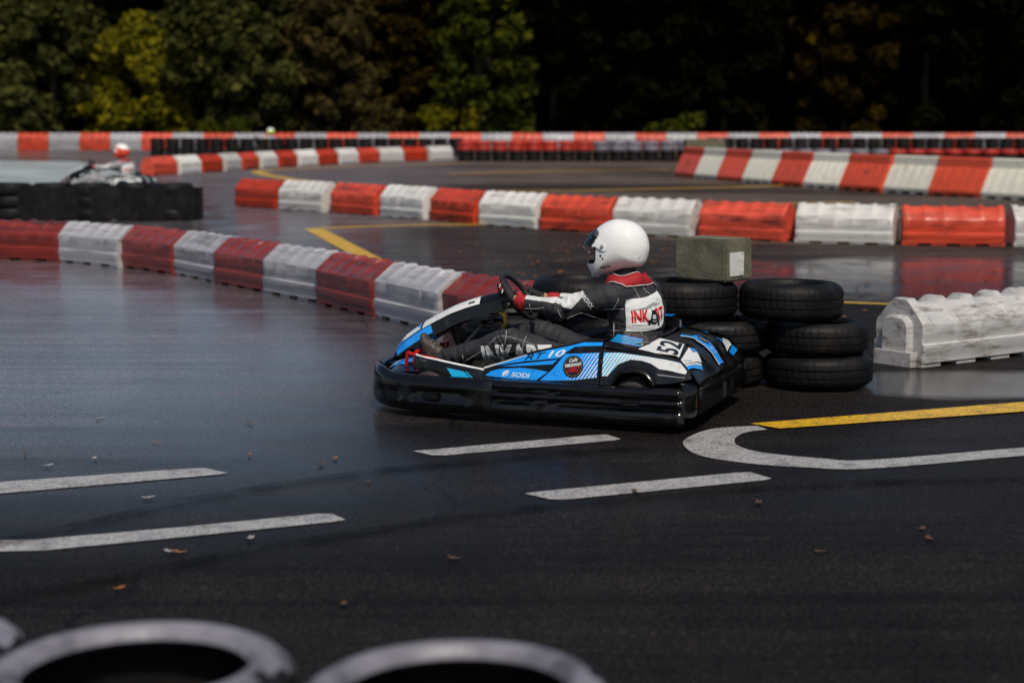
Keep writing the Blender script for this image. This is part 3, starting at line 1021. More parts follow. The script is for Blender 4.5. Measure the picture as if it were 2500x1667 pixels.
# far walls
for i in range(21):
    tyre_stack(-15.0 + i * 0.63, 75 + random.uniform(-.05, .05), B4, '{} black tyre stack from the left in the far wall behind the curved row'.format(ORD[i]), 'far tyre wall, left')
for i in range(15):
    m_ = 'rubber_red' if i < 8 else 'rubber_white'
    c_ = 'red' if i < 8 else 'white'
    tyre_stack(-1.72 + i * 0.63, 66.4 + random.uniform(-.05, .05), ['rubber', 'rubber', m_, m_], '{} tall tyre stack with {}-painted upper tyres in the far centre wall, from the left'.format(ORD[i], c_), 'far tyre wall, centre')
for i in range(19):
    m_ = 'rubber_white' if i < 9 else 'rubber_red'
    c_ = 'white' if i < 9 else 'red'
    tyre_stack(7.4 + i * 0.63, 60 + random.uniform(-.05, .05), ['rubber', 'rubber', m_], '{} tyre stack with {}-painted top in the wall behind the sunlit row, from the left'.format(ORD[i], c_), 'far tyre wall, right')
for i in range(26):
    tyre_stack(8.6 + i * 0.63, 76 + random.uniform(-.05, .05), B4, '{} black tyre stack from the left in the farthest wall at right'.format(ORD[i]), 'farthest tyre wall at right')


def block(name, c, s, rz, mat, label, cat, panel=None):
    e = empty(name, c, rz)
    tag(e, label, cat)
    bm = bmesh.new()
    bmesh.ops.create_cube(bm, size=1)
    for v in bm.verts:
        v.co = Vector((v.co.x * s[0], v.co.y * s[1], (v.co.z + 0.5) * s[2]))
    bmesh.ops.bevel(bm, geom=bm.edges[:], offset=0.012, segments=2, affect='EDGES')
    bmesh.ops.subdivide_edges(bm, edges=[q for q in bm.edges if q.calc_length() > 0.1], cuts=5, use_grid_fill=True)
    for v in bm.verts:
        v.co += v.normal * noise.noise(v.co * 9) * 0.006
    me = bpy.data.meshes.new('body')
    bm.to_mesh(me)
    bm.free()
    me.materials.append(M[mat])
    o = bpy.data.objects.new('body', me)
    C.objects.link(o)
    o.parent = e
    if panel:
        mb = MB()
        mb.box(panel[0], panel[1])
        mb.build('white_square', 'poster', e, False)
    return e


block('concrete_block', (1.31, 11.42, 0.680), (0.30, 0.40, 0.27), R(48), 'concrete', 'mossy grey concrete block with a white square on top of the black tyre pile', 'block',
      ((-0.03, -0.203, 0.11), (0.15, 0.008, 0.15)))
block('concrete_block', (6.9, 63.6, 0), (1.4, 0.8, 0.86), R(3), 'concrete', 'plain grey concrete block at the end of the far centre tyre wall', 'block')

# ------------------------------------------------------------------ go-kart
KX, KY, KH = 0.325, 10.43, R(160)
kart = empty('go_kart', (KX, KY, 0), KH)
tag(kart, 'blue, white and black go-kart numbered 52 in the middle of the track', 'go-kart', 'go-karts')

half = [(1.14, 0), (1.13, 0.25), (1.08, 0.42), (0.97, 0.55), (0.80, 0.64), (0.50, 0.68), (0.1, 0.69), (-0.4, 0.69), (-0.80, 0.69), (-0.885, 0.675), (-0.935, 0.62), (-0.955, 0.54), (-0.958, 0.3), (-0.958, 0)]
full = half + [(x, -y) for (x, y) in half[-2:0:-1]]
OUT = catmull([(x, y, 0) for x, y in full], 14, True)
NO = len(OUT)
ONRM = []
for i in range(NO):
    t = (OUT[(i + 1) % NO] - OUT[i - 1]).normalized()
    nrm = Vector((t.y, -t.x, 0))
    if nrm.dot(OUT[i] - Vector((0.1, 0, 0))) < 0:
        nrm = -nrm
    ONRM.append(nrm)


def bumper(name, sel, profile, parent=kart):
    """profile(point) -> list of (outward offset, z), open at the back."""
    idx = [i for i in range(NO) if sel(OUT[i])]
    # contiguous run
    start = next(i for i in idx if (i - 1) % NO not in idx)
    run = []
    i = start
    while i in idx:
        run.append(i)
        i = (i + 1) % NO
    rings = []
    for k_, i in enumerate(run):
        e = 0.012 if k_ in (0, len(run) - 1) else 0
        rings.append([OUT[i] + ONRM[i] * (o_ - e) + Vector((0, 0, z)) for (o_, z) in profile(OUT[i])])
    mb = MB()
    mb.loft(rings, True, False, 0, True)
    return mb.build(name, 'plastic', parent, True, 48)


def sm01(x, a, b):
    t = max(0.0, min(1.0, (x - a) / (b - a)))
    return t * t * (3 - 2 * t)


def prof_side(p):
    x = p.x
    k_ = 1 - sm01(x, -0.16, -0.13) * (1 - sm01(x, -0.03, 0.0))        # plain stretch between the two ribbed ones
    k_ *= 1 - 0.8 * sm01(x, 0.16, 0.20)
    k_ *= sm01(x, -0.895, -0.865)
    b_ = 0.010 * sm01(x, 0.02, 0.06) * (1 - sm01(x, 0.15, 0.20))      # bolder rolls at the front end
    gd = 0.026 * k_
    return [(-0.07, 0.035), (-0.035, 0.030), (-0.012, 0.042), (0.0 + b_, 0.065), (0.002 + b_, 0.095), (-0.004 + b_, 0.116), (-gd, 0.126), (-gd, 0.142), (-0.004 + b_, 0.150), (0.004 + b_, 0.162),
            (0.003 + b_, 0.174), (-0.004 + b_, 0.184), (-gd, 0.190), (-gd, 0.202), (-0.004 + b_, 0.208), (0.0 + b_, 0.220), (-0.004, 0.236), (-0.016, 0.246), (-0.045, 0.250), (-0.09, 0.246), (-0.09, 0.10)]


def prof_front(p):
    a = abs(p.y)
    # the nose lip stands higher in front, a hollow runs round the corner, a bulge covers the wheel
    lip = 0.022 * sm01(p.x, 0.90, 1.06)
    hol = 0.030 * sm01(p.x, 0.78, 0.86) * (1 - sm01(p.x, 0.96, 1.04))
    rib = 0.016 * sm01(p.x, 0.32, 0.40) * (1 - sm01(p.x, 0.70, 0.76))
    return [(-0.09, 0.040), (-0.045, 0.036), (-0.020, 0.048), (-0.006, 0.070), (0.0 + rib * 0.3, 0.095), (0.0 - hol - rib * 0.5, 0.110), (0.0 - hol - rib, 0.135), (-0.002 - hol * 0.8 - rib, 0.160), (-0.003 + rib * 0.3, 0.178 + lip * 0.5), (-0.004 + rib * 0.4, 0.205 + lip),
            (-0.016, 0.230 + lip), (-0.030, 0.246 + lip), (-0.05, 0.250 + lip), (-0.066, 0.240 + lip), (-0.072, 0.20), (-0.09, 0.16)]


def prof_rear(p):
    return [(-0.08, 0.085), (-0.03, 0.080), (-0.010, 0.092), (0.0, 0.12), (0.0, 0.235), (-0.008, 0.258), (-0.028, 0.272), (-0.06, 0.280), (-0.09, 0.274), (-0.09, 0.12)]


bumper('front_bumper', lambda p: p.x > 0.20, prof_front)
sbL = bumper('side_bumper', lambda p: -0.905 < p.x < 0.235 and p.y > 0, prof_side)
sbR = bumper('side_bumper', lambda p: -0.905 < p.x < 0.235 and p.y < 0, prof_side)
rb = bumper('rear_bumper', lambda p: p.x < -0.893, prof_rear)


def rbox(name, c, s, mat, parent, rz=0.0, bev=0.01):
    bm = bmesh.new()
    bmesh.ops.create_cube(bm, size=1)
    for v in bm.verts:
        v.co = Vector((v.co.x * s[0], v.co.y * s[1], v.co.z * s[2]))
    bmesh.ops.bevel(bm, geom=bm.edges[:], offset=min(bev, min(s) * 0.45), segments=2, affect='EDGES')
    bmesh.ops.rotate(bm, verts=bm.verts, cent=(0, 0, 0), matrix=Matrix.Rotation(rz, 3, 'Z'))
    bmesh.ops.translate(bm, verts=bm.verts, vec=c)
    me = bpy.data.meshes.new(name)
    bm.to_mesh(me)
    bm.free()
    me.materials.append(M[mat])
    me.polygons.foreach_set('use_smooth', [True] * len(me.polygons))
    me.set_sharp_from_angle(angle=R(40))
    o = bpy.data.objects.new(name, me)
    C.objects.link(o)
    o.parent = parent
    return o


# openings and raised panels in the bumper
rbox('slot_frame', (-0.60, 0.690, 0.160), (0.125, 0.020, 0.044), 'plastic', sbL)
rbox('slot', (-0.60, 0.692, 0.160), (0.10, 0.022, 0.026), 'hole', sbL)
rbox('slot', (0.05, 0.688, 0.158), (0.09, 0.022, 0.022), 'hole', sbL)
rbox('slot_frame', (0.60, 0.668, 0.135), (0.110, 0.026, 0.042), 'plastic', kart, rz=-0.14)
rbox('slot', (0.60, 0.671, 0.135), (0.085, 0.026, 0.022), 'hole', kart, rz=-0.14)
rbox('slot', (-0.953, 0.41, 0.238), (0.022, 0.12, 0.024), 'hole', rb)
rbox('raised_panel', (-0.952, 0.40, 0.158), (0.035, 0.36, 0.095), 'plastic', rb, bev=0.014)
rbox('slot', (-0.953, -0.03, 0.155), (0.020, 0.09, 0.10), 'hole', rb)
rbox('raised_panel', (-0.952, -0.40, 0.158), (0.035, 0.36, 0.095), 'plastic', rb, bev=0.014)
rbox('slot', (-0.953, -0.42, 0.238), (0.022, 0.12, 0.024), 'hole', rb)

# floor and chassis
mb = MB()
mb.box((0.10, 0, 0.062), (1.75, 0.70, 0.012))
mb.build('floor_tray', 'plastic_smooth', kart, False)
mb = MB()
for s in (-1, 1):
    mb.tube([(0.95, 0.28 * s, 0.09), (0.60, 0.36 * s, 0.09), (0.1, 0.34 * s, 0.09), (-0.5, 0.32 * s, 0.10), (-0.85, 0.32 * s, 0.12)], 0.016, 8)
    mb.tube([(0.3, 0.35 * s, 0.1), (0.25, 0.62 * s, 0.14), (-0.25, 0.63 * s, 0.14), (-0.3, 0.33 * s, 0.1)], 0.012, 8)
mb.tube([(0.95, -0.28, 0.09), (0.95, 0.28, 0.09)], 0.016, 8)
mb.tube([(-0.58, -0.6, 0.13), (-0.58, 0.6, 0.13)], 0.02, 8)
mb.build('chassis_frame', 'steel', kart)


def wheel(x, y, r_, w_):
    e = MB()
    prof = [(r_ * 0.52, -w_ * 0.42), (r_ * 0.80, -w_ * 0.50), (r_ * 0.94, -w_ * 0.44), (r_, -w_ * 0.28), (r_, w_ * 0.28), (r_ * 0.94, w_ * 0.44), (r_ * 0.80, w_ * 0.50), (r_ * 0.52, w_ * 0.42)]
    e.lathe(prof, 36, (x, y, r_), 'Y', closed_prof=True)
    t = e.build('wheel', 'kart_tyre', kart, True, 60)
    q = MB()
    q.lathe([(0.001, w_ * 0.2), (r_ * 0.30, w_ * 0.22), (r_ * 0.36, w_ * 0.40), (r_ * 0.54, w_ * 0.43), (r_ * 0.54, -w_ * 0.43), (0.001, -w_ * 0.3)], 28, (x, y, r_), 'Y')
    q.build('rim', 'steel', t, True, 40)


for s in (-1, 1):
    wheel(0.66, 0.50 * s, 0.130, 0.13)
    wheel(-0.58, 0.50 * s, 0.140, 0.20)


# ---- side pods.  Y(x, z): the outside of the body
def Yside(x, z):
    yb = interp(-x, [-0.34, -0.2, 0.0, 0.2, 0.4, 0.7, 0.85, 0.92], [0.555, 0.585, 0.610, 0.625, 0.632, 0.628, 0.612, 0.585])
    return yb - 0.30 * max(0.0, z - 0.26) - 0.9 * max(0.0, z - 0.40) ** 1.35


def sideF(s, off):
    return lambda x, z: Vector((x, s * (Yside(x, z) + off), z))


arch = [(-0.725, 0.268), (-0.715, 0.300), (-0.685, 0.332), (-0.635, 0.352), (-0.575, 0.357), (-0.515, 0.340), (-0.470, 0.300), (-0.447, 0.252)]
arch_in = [(-0.705, 0.262), (-0.690, 0.285), (-0.660, 0.310), (-0.620, 0.325), (-0.575, 0.327), (-0.530, 0.315), (-0.495, 0.285), (-0.478, 0.248)]
POD = [(0.325, 0.245), (0.316, 0.303), (0.18, 0.347), (0.05, 0.391), (-0.07, 0.423), (-0.19, 0.450), (-0.29, 0.477), (-0.46, 0.482), (-0.396, 0.455)][:8] + [(-0.40, 0.40), (-0.399, 0.25), (-0.2, 0.246), (0.1, 0.240)]
POD = [(0.325, 0.245), (0.316, 0.303), (0.18, 0.347), (0.05, 0.391), (-0.07, 0.423), (-0.19, 0.450), (-0.29, 0.477), (-0.398, 0.480), (-0.398, 0.25), (-0.2, 0.246), (0.1, 0.240)]
REAR = [(-0.403, 0.479), (-0.46, 0.481), (-0.53, 0.458), (-0.67, 0.436), (-0.77, 0.418), (-0.85, 0.402), (-0.895, 0.352), (-0.915, 0.300), (-0.80, 0.272)] + arch + [(-0.403, 0.25)]
XR = [0.27, 0.285, 0.35, 0.405, 0.43, 0.455, 0.47, 0.475]


def roof(x):
    return interp(-x, [0.20, 0.40, 0.48, 0.66, 0.80, 0.90, 0.955, 1.0], [0.47, 0.475, 0.462, 0.437, 0.408, 0.352, 0.287, 0.272])


pods = {}
for s in (1, -1):
    mb = MB()
    vs, fs = tri_poly(POD, 0.03)
    F_ = sideF(s, 0)
    mb.add([F_(v.x, v.y) for v in vs], fs)
    top = catmull([(x, z, 0) for x, z in POD[1:8]], 5)
    rings = []
    for p in top:
        a = F_(p.x, p.y)
        rings.append([a, a + Vector((0, -s * 0.02, 0.007)), a + Vector((0, -s * 0.07, 0.004)), a + Vector((0, -s * 0.10, -0.035)), a + Vector((0, -s * 0.11, -0.12))])
    mb.loft(rings, False)
    bot = [F_(x, 0.244) for x in np.linspace(0.32, -0.398, 12)]
    mb.loft([[p, p + Vector((0, -s * 0.12, -0.02))] for p in bot], False)
    pods[s] = mb.build('side_pod', 'plastic_smooth', kart, True, 40)
    vs, fs = tri_poly(REAR, 0.028)
    mb = MB()
    mb.add([F_(v.x, v.y) for v in vs], fs)
    rings = []
    for (p, q) in zip(catmull([(x, z, 0) for x, z in arch], 4), catmull([(x, z, 0) for x, z in arch_in], 4)):
        a, b = F_(p.x, p.y), F_(q.x, q.y)
        o_ = Vector((0, s * 0.026, 0))
        rings.append([a, a * 0.75 + b * 0.25 + o_ * 0.8, a * 0.4 + b * 0.6 + o_, b + o_ * 0.7, b + Vector((0, -s * 0.08, 0))])
    mb.loft(rings, False)
    pods[s, 'rear'] = mb.build('rear_fairing', 'plastic_smooth', kart, True, 40)

# ---- stickers on the sides
D1 = [(0.29, 0.310), (0.18, 0.343), (0.05, 0.386), (-0.07, 0.418), (-0.19, 0.445), (-0.285, 0.471), (-0.394, 0.475), (-0.394, 0.458), (-0.30, 0.452), (-0.235, 0.446), (-0.19, 0.416), (-0.16, 0.386), (-0.147, 0.380), (0.06, 0.352), (0.21, 0.323)]
D2 = [(0.20, 0.316), (0.08, 0.338), (-0.140, 0.370), (-0.112, 0.345), (0.05, 0.328), (0.12, 0.321)]
D3 = [(0.305, 0.256), (0.270, 0.282), (0.215, 0.299), (0.082, 0.314), (-0.010, 0.312), (-0.090, 0.302), (-0.023, 0.253), (0.15, 0.249)]
D4 = [(-0.045, 0.252), (-0.12, 0.320), (-0.185, 0.405), (-0.384, 0.421), (-0.384, 0.288), (-0.25, 0.266), (-0.094, 0.254)]
W = [(-0.413, 0.423), (-0.505, 0.426), (-0.669, 0.412), (-0.77, 0.400), (-0.85, 0.386), (-0.888, 0.341), (-0.882, 0.325), (-0.795, 0.343), (-0.738, 0.349), (-0.69, 0.376), (-0.635, 0.390),
     (-0.569, 0.393), (-0.500, 0.364), (-0.462, 0.318), (-0.445, 0.298), (-0.413, 0.297)]


def stripe_win(x0, x1, lean=0.62):
    """leaning band between x0 > x1 (at z = 0.25), tops lean backwards (-x)."""
    za, zb = 0.20, 0.50
    w_ = [(x0, za), (x0 - lean * (zb - za), zb), (x1 - lean * (zb - za), zb), (x1, za)]
    return w_ if ((w_[1][0] - w_[0][0]) * (w_[2][1] - w_[1][1]) - (w_[1][1] - w_[0][1]) * (w_[2][0] - w_[1][0])) > 0 else w_[::-1]


for s in (1, -1):
    p_, r_ = pods[s], pods[s, 'rear']
    patch('blue_panel', D1, sideF(s, 0.002), 'blue', p_, 0.02)
    patch('blue_panel', D2, sideF(s, 0.002), 'blue', p_, 0.02)
    patch('blue_panel', D3, sideF(s, 0.002), 'blue', p_, 0.02)
    patch('blue_panel', D4, sideF(s, 0.002), 'blue', p_, 0.02)
    patch('white_edge', [(0.318, 0.302), (0.18, 0.346), (0.05, 0.390), (0.05, 0.386), (0.18, 0.341), (0.316, 0.293)], sideF(s, 0.0025), 'sticker_white', p_, 0.02)
    patch('blue_panel', [q for q in W], sideF(s, 0.002), 'cyan', r_, 0.02)
    x = -0.165
    wid = 0.0018
    while x > -0.42:
        q = clip(D4, stripe_win(x, x - wid))
        if len(q) > 2:
            patch('stripe', q, sideF(s, 0.0050), 'sticker_white', p_, 0.02)
        x -= 0.0195
        wid = min(0.012, wid + 0.0011)
    x = -0.295
    wid = 0.0095
    while x > -0.60:
        q = clip(W, stripe_win(x, x - wid))
        if len(q) > 2:
            patch('stripe', q, sideF(s, 0.0050), 'sticker_white', r_, 0.02)
        x -= 0.0195
        wid = min(0.0185, wid + 0.0007)
    patch('white_panel', clip(W, stripe_win(-0.585, -1.2)), sideF(s, 0.0050), 'sticker_white', r_, 0.02)
    patch('grey_line', [(-0.725, 0.322), (-0.88, 0.308), (-0.88, 0.304), (-0.732, 0.315)], sideF(s, 0.002), 'sticker_grey', r_, 0.03)

# lettering, left side (text runs towards -x)
SF = sideF(1, 0.0042)
text_on('lettering', 'SODI', 0.034, SF, (0.135, 0.263), (-1, -0.0), (0, 1), 'sticker_white', pods[1], fit=0.118, thick=0.0006, shear=0.25)
patch('logo_mark', [(0.193, 0.262), (0.188, 0.284), (0.170, 0.294), (0.150, 0.294), (0.156, 0.272), (0.172, 0.262)], SF, 'sticker_white', pods[1], 0.02)
patch('logo_mark', [(0.182, 0.268), (0.160, 0.285), (0.157, 0.281), (0.179, 0.264)], sideF(1, 0.0055), 'blue', pods[1], 0.02)
text_on('lettering', 'RT', 0.052, SF, (0.060, 0.357), (-0.97, 0.16), (-0.08, 0.92), 'sticker_black', pods[1], fit=0.13, thick=0.0002, shear=0.35)
text_on('lettering', '10', 0.052, SF, (-0.080, 0.381), (-0.97, 0.14), (-0.08, 0.92), 'sticker_white', pods[1], fit=0.105, thick=0.0012, shear=0.25)


def disc(c, r_, n=40):
    return [(c[0] + r_ * math.cos(2 * math.pi * i / n), c[1] + r_ * math.sin(2 * math.pi * i / n)) for i in range(n)]


RC = (-0.240, 0.340)
rd = patch('round_sticker', disc(RC, 0.060), sideF(1, 0.0064), 'sticker_black', pods[1], 0.02)
mb = MB()
ring_o, ring_i = disc(RC, 0.0515), disc(RC, 0.0495)
SF2 = sideF(1, 0.0080)
mb.loft([[SF2(*a), SF2(*b)] for a, b in zip(ring_o, ring_i)], False, True)
mb.build('gold_ring', 'sticker_gold', pods[1], False)
dx, dy = (-0.985, 0.17), (-0.17, 0.985)
text_on('lettering', 'Caffè', 0.026, SF2, (-0.213, 0.362), dx, dy, 'sticker_white', pods[1], fit=0.050, thick=0.0006, shear=0.1)
text_on('lettering', 'VERGNANO', 0.025, sideF(1, 0.0084), (-0.190, 0.333), dx, dy, 'sticker_white', pods[1], fit=0.098, thick=0.0010)
text_on('lettering', '1882', 0.042, SF2, (-0.205, 0.304), dx, dy, 'sticker_red', pods[1], fit=0.070, thick=0.0004, shear=0.2)

# ---- rear cover
mb = MB()
xs = [-0.41, -0.45, -0.50, -0.56, -0.62, -0.66, -0.70, -0.74, -0.78, -0.82, -0.86, -0.89, -0.92, -0.945, -0.958]
ys = [-0.60, -0.57, -0.52, -0.46, -0.38, -0.31, -0.26, -0.18, -0.10, 0.0, 0.10, 0.18, 0.26, 0.31, 0.38, 0.46, 0.52, 0.57, 0.60]


def roofz(x, y):
    z = roof(x)
    edge = max(0.0, abs(y) - 0.50)
    z -= edge * edge * 2.2
    z += 0.040 * (1 - sm01(abs(y), 0.22, 0.56)) * sm01(x, -0.945, -0.84)
    if x < -0.66:
        z += -0.012 * max(0, 1 - abs(abs(y) - 0.2) / 0.09) * min(1, (-0.66 - x) / 0.06)
        z += 0.010 * max(0, 1 - abs(y) / 0.1)
    return z


def taper(x, y):
    lim = Yside(max(x, -0.915), min(0.42, roof(x))) - 0.004
    return max(-lim, min(lim, y * lim / 0.60))


vid = {}
V_, F2 = [], []
for i, x in enumerate(xs):
    for j, y in enumerate(ys):
        yy = taper(x, y)
        vid[i, j] = len(V_)
        V_.append(Vector((x, yy, roofz(x, yy) - 0.003)))
for i in range(len(xs) - 1):
    for j in range(len(ys) - 1):
        xm, ym = (xs[i] + xs[i + 1]) / 2, (ys[j] + ys[j + 1]) / 2
        if xm > -0.66 and abs(ym) < 0.26:
            continue
        F2.append((vid[i, j], vid[i + 1, j], vid[i + 1, j + 1], vid[i, j + 1]))
mb.add(V_, F2)
# rear lip and seat surround
mb.loft([[Vector((-0.958, taper(-0.958, y), roofz(-0.958, y) - 0.003)), Vector((-0.955, taper(-0.958, y), 0.250)), Vector((-0.90, taper(-0.958, y), 0.235))] for y in ys], False)
for s in (-1, 1):
    mb.loft([[Vector((x, s * 0.245, roof(x) - 0.003)), Vector((x, s * 0.245, 0.20))] for x in xs[:6]], False)
cover = mb.build('rear_cover', 'plastic_smooth', kart, True, 35)


def topF(off):
    return lambda x, y: Vector((x - off * 0.8 * max(0, min(1, (-0.84 - x) / 0.06)), y, roofz(x, y) + off * 1.6 + 0.003))


TP = topF(0.002)
patch('number_plate', [(-0.600, 0.545), (-0.655, 0.285), (-0.795, 0.270), (-0.822, 0.500), (-0.70, 0.550)], TP, 'sticker_white', cover, 0.02)
patch('black_rim', [(-0.795, 0.262), (-0.803, 0.262), (-0.834, 0.505), (-0.824, 0.505)], topF(0.003), 'sticker_black', cover, 0.03)
# digits read from the left side of the kart
text_on('number', '52', 0.165, topF(0.0042), (-0.808, 0.500), (0.10, -0.99), (1.0, 0.10), 'sticker_black', cover, fit=0.205, thick=0.003)
patch('white_panel', [(-0.838, 0.535), (-0.825, 0.290), (-0.858, 0.320), (-0.866, 0.262), (-0.908, 0.330), (-0.862, 0.560)], TP, 'sticker_white', cover, 0.02)
patch('blue_panel', [(-0.829, 0.285), (-0.845, 0.225), (-0.866, 0.258), (-0.858, 0.310)], TP, 'blue', cover, 0.02)
patch('white_panel', [(-0.866, 0.560), (-0.910, 0.350), (-0.916, 0.360), (-0.874, 0.570)], TP, 'sticker_white', cover, 0.02)
patch('blue_panel', [(-0.876, 0.568), (-0.917, 0.362), (-0.930, 0.385), (-0.895, 0.570)], TP, 'blue', cover, 0.02)
text_on('lettering', 'RENTAL KART', 0.02, topF(0.0035), (-0.856, 0.505), (-0.20, -0.5), (0.6, -0.25), 'sticker_black', cover, fit=0.14)
# centre strip with white edges and an eye-shaped opening
CS_L = catmull([(-0.720, 0.080, 0), (-0.78, 0.055, 0), (-0.82, 0.066, 0), (-0.86, 0.062, 0), (-0.91, 0.045, 0), (-0.945, 0.045, 0)], 4)
patch('white_edge', [(p.x, p.y + 0.010) for p in CS_L] + [(p.x, -p.y - 0.010) for p in reversed(CS_L)], TP, 'sticker_white', cover, 0.02)
patch('blue_panel', [(p.x, p.y) for p in CS_L] + [(p.x, -p.y) for p in reversed(CS_L)], topF(0.003), 'blue', cover, 0.02)
patch('opening', [(-0.722, 0.050), (-0.775, 0.028), (-0.790, 0.0), (-0.775, -0.028), (-0.722, -0.050)], topF(0.0042), 'hole', cover, 0.02)
patch('opening', [(-0.800, 0.0), (-0.820, 0.040), (-0.850, 0.036), (-0.872, 0.0), (-0.850, -0.036), (-0.820, -0.040)], topF(0.0042), 'hole', cover, 0.02)
patch('emblem', [(-0.815, 0.026), (-0.825, 0.030), (-0.838, 0.004), (-0.830, 0.0)], topF(0.0052), 'sticker_grey', cover, 0.03)
patch('emblem', [(-0.835, 0.020), (-0.855, 0.012), (-0.858, -0.012), (-0.838, -0.006)], topF(0.0052), 'sticker_gold', cover, 0.03)
text_on('lettering', 'S', 0.04, topF(0.0042), (-0.905, 0.018), (-0.2, -0.9), (0.9, -0.1), 'sticker_white', cover, fit=0.035)
for s in (-1, 1):
    patch('opening', [(-0.870, 0.250 * s), (-0.885, 0.170 * s), (-0.915, 0.180 * s), (-0.905, 0.240 * s)], TP, 'hole', cover, 0.03)
    patch('opening', [(-0.72, 0.240 * s), (-0.72, 0.125 * s), (-0.80, 0.115 * s), (-0.84, 0.150 * s), (-0.80, 0.225 * s)], TP, 'hole', cover, 0.03)
patch('blue_panel', [(-0.705, -0.364), (-0.717, -0.410), (-0.803, -0.325), (-0.786, -0.275)], TP, 'blue', cover, 0.02)
patch('blue_panel', [(-0.839, -0.28), (-0.862, -0.355), (-0.878, -0.317)], TP, 'blue', cover, 0.02)
patch('white_panel', [(-0.838, -0.470), (-0.858, -0.545), (-0.897, -0.460), (-0.915, -0.270), (-0.880, -0.310)], TP, 'sticker_white', cover, 0.02)
patch('blue_panel', [(-0.901, -0.470), (-0.925, -0.500), (-0.938, -0.340), (-0.920, -0.300)], TP, 'blue', cover, 0.02)
# blue striped top of the left shoulder, tank cap
for k_ in range(7):
    y0 = 0.505 - k_ * 0.022
    patch('blue_stripe', [(-0.425, y0), (-0.60 + k_ * 0.004, y0 - 0.005), (-0.60 + k_ * 0.004, y0 - 0.018), (-0.425, y0 - 0.013)], TP, 'cyan' if k_ % 2 else 'blue', cover, 0.03)
mb = MB()
mb.lathe([(0.0, 0.020), (0.056, 0.018), (0.064, 0.010), (0.066, -0.01)], 32, (-0.575, 0.40, roof(-0.575)))
mb.build('tank_cap', 'plastic', kart, True, 40)

# right-hand blue fuel-tank cover standing above the far pod
tk = rbox('tank_cover', (-0.50, -0.47, 0.475), (0.13, 0.12, 0.10), 'plastic_smooth', kart, bev=0.018)
for k_ in range(3):
    rbox('blue_stripe', (-0.47 - k_ * 0.026, -0.47, 0.5262), (0.016, 0.10, 0.003), 'blue', tk, bev=0.001)
mb = MB()
mb.tube([(-0.575, -0.47, 0.50), (-0.578, -0.47, 0.40)], 0.009, 8)
mb.build('post', 'steel', kart)
patch('blue_panel', [(-0.41, -0.42), (-0.41, -0.53), (-0.60, -0.53), (-0.60, -0.45)], TP, 'blue', cover, 0.03)
rbox('engine', (-0.70, -0.25, 0.24), (0.30, 0.28, 0.24), 'plastic_smooth', kart, bev=0.03)

# ---- front: nose floor, wheel guards, steering fairing
mb = MB()
rings = []
for x in np.linspace(0.70, 1.10, 9):
    ym = interp(x, [0.70, 0.9, 1.02, 1.10], [0.36, 0.44, 0.38, 0.22])
    rings.append([Vector((x, y * ym, interp(abs(y), [0, 0.45, 1], [0.285, 0.272, 0.232]) - 0.30 * max(0, x - 0.95))) for y in np.linspace(-1, 1, 13)])
mb.loft(rings, False)
nose = mb.build('nose_panel', 'plastic_smooth', kart, True, 40)


def noseF(off):
    def f(x, y):
        ym = interp(x, [0.70, 0.9, 1.02, 1.10], [0.36, 0.44, 0.38, 0.22])
        return Vector((x, y, interp(min(1, abs(y) / ym), [0, 0.45, 1], [0.285, 0.272, 0.232]) - 0.30 * max(0, x - 0.95) + off))
    return f


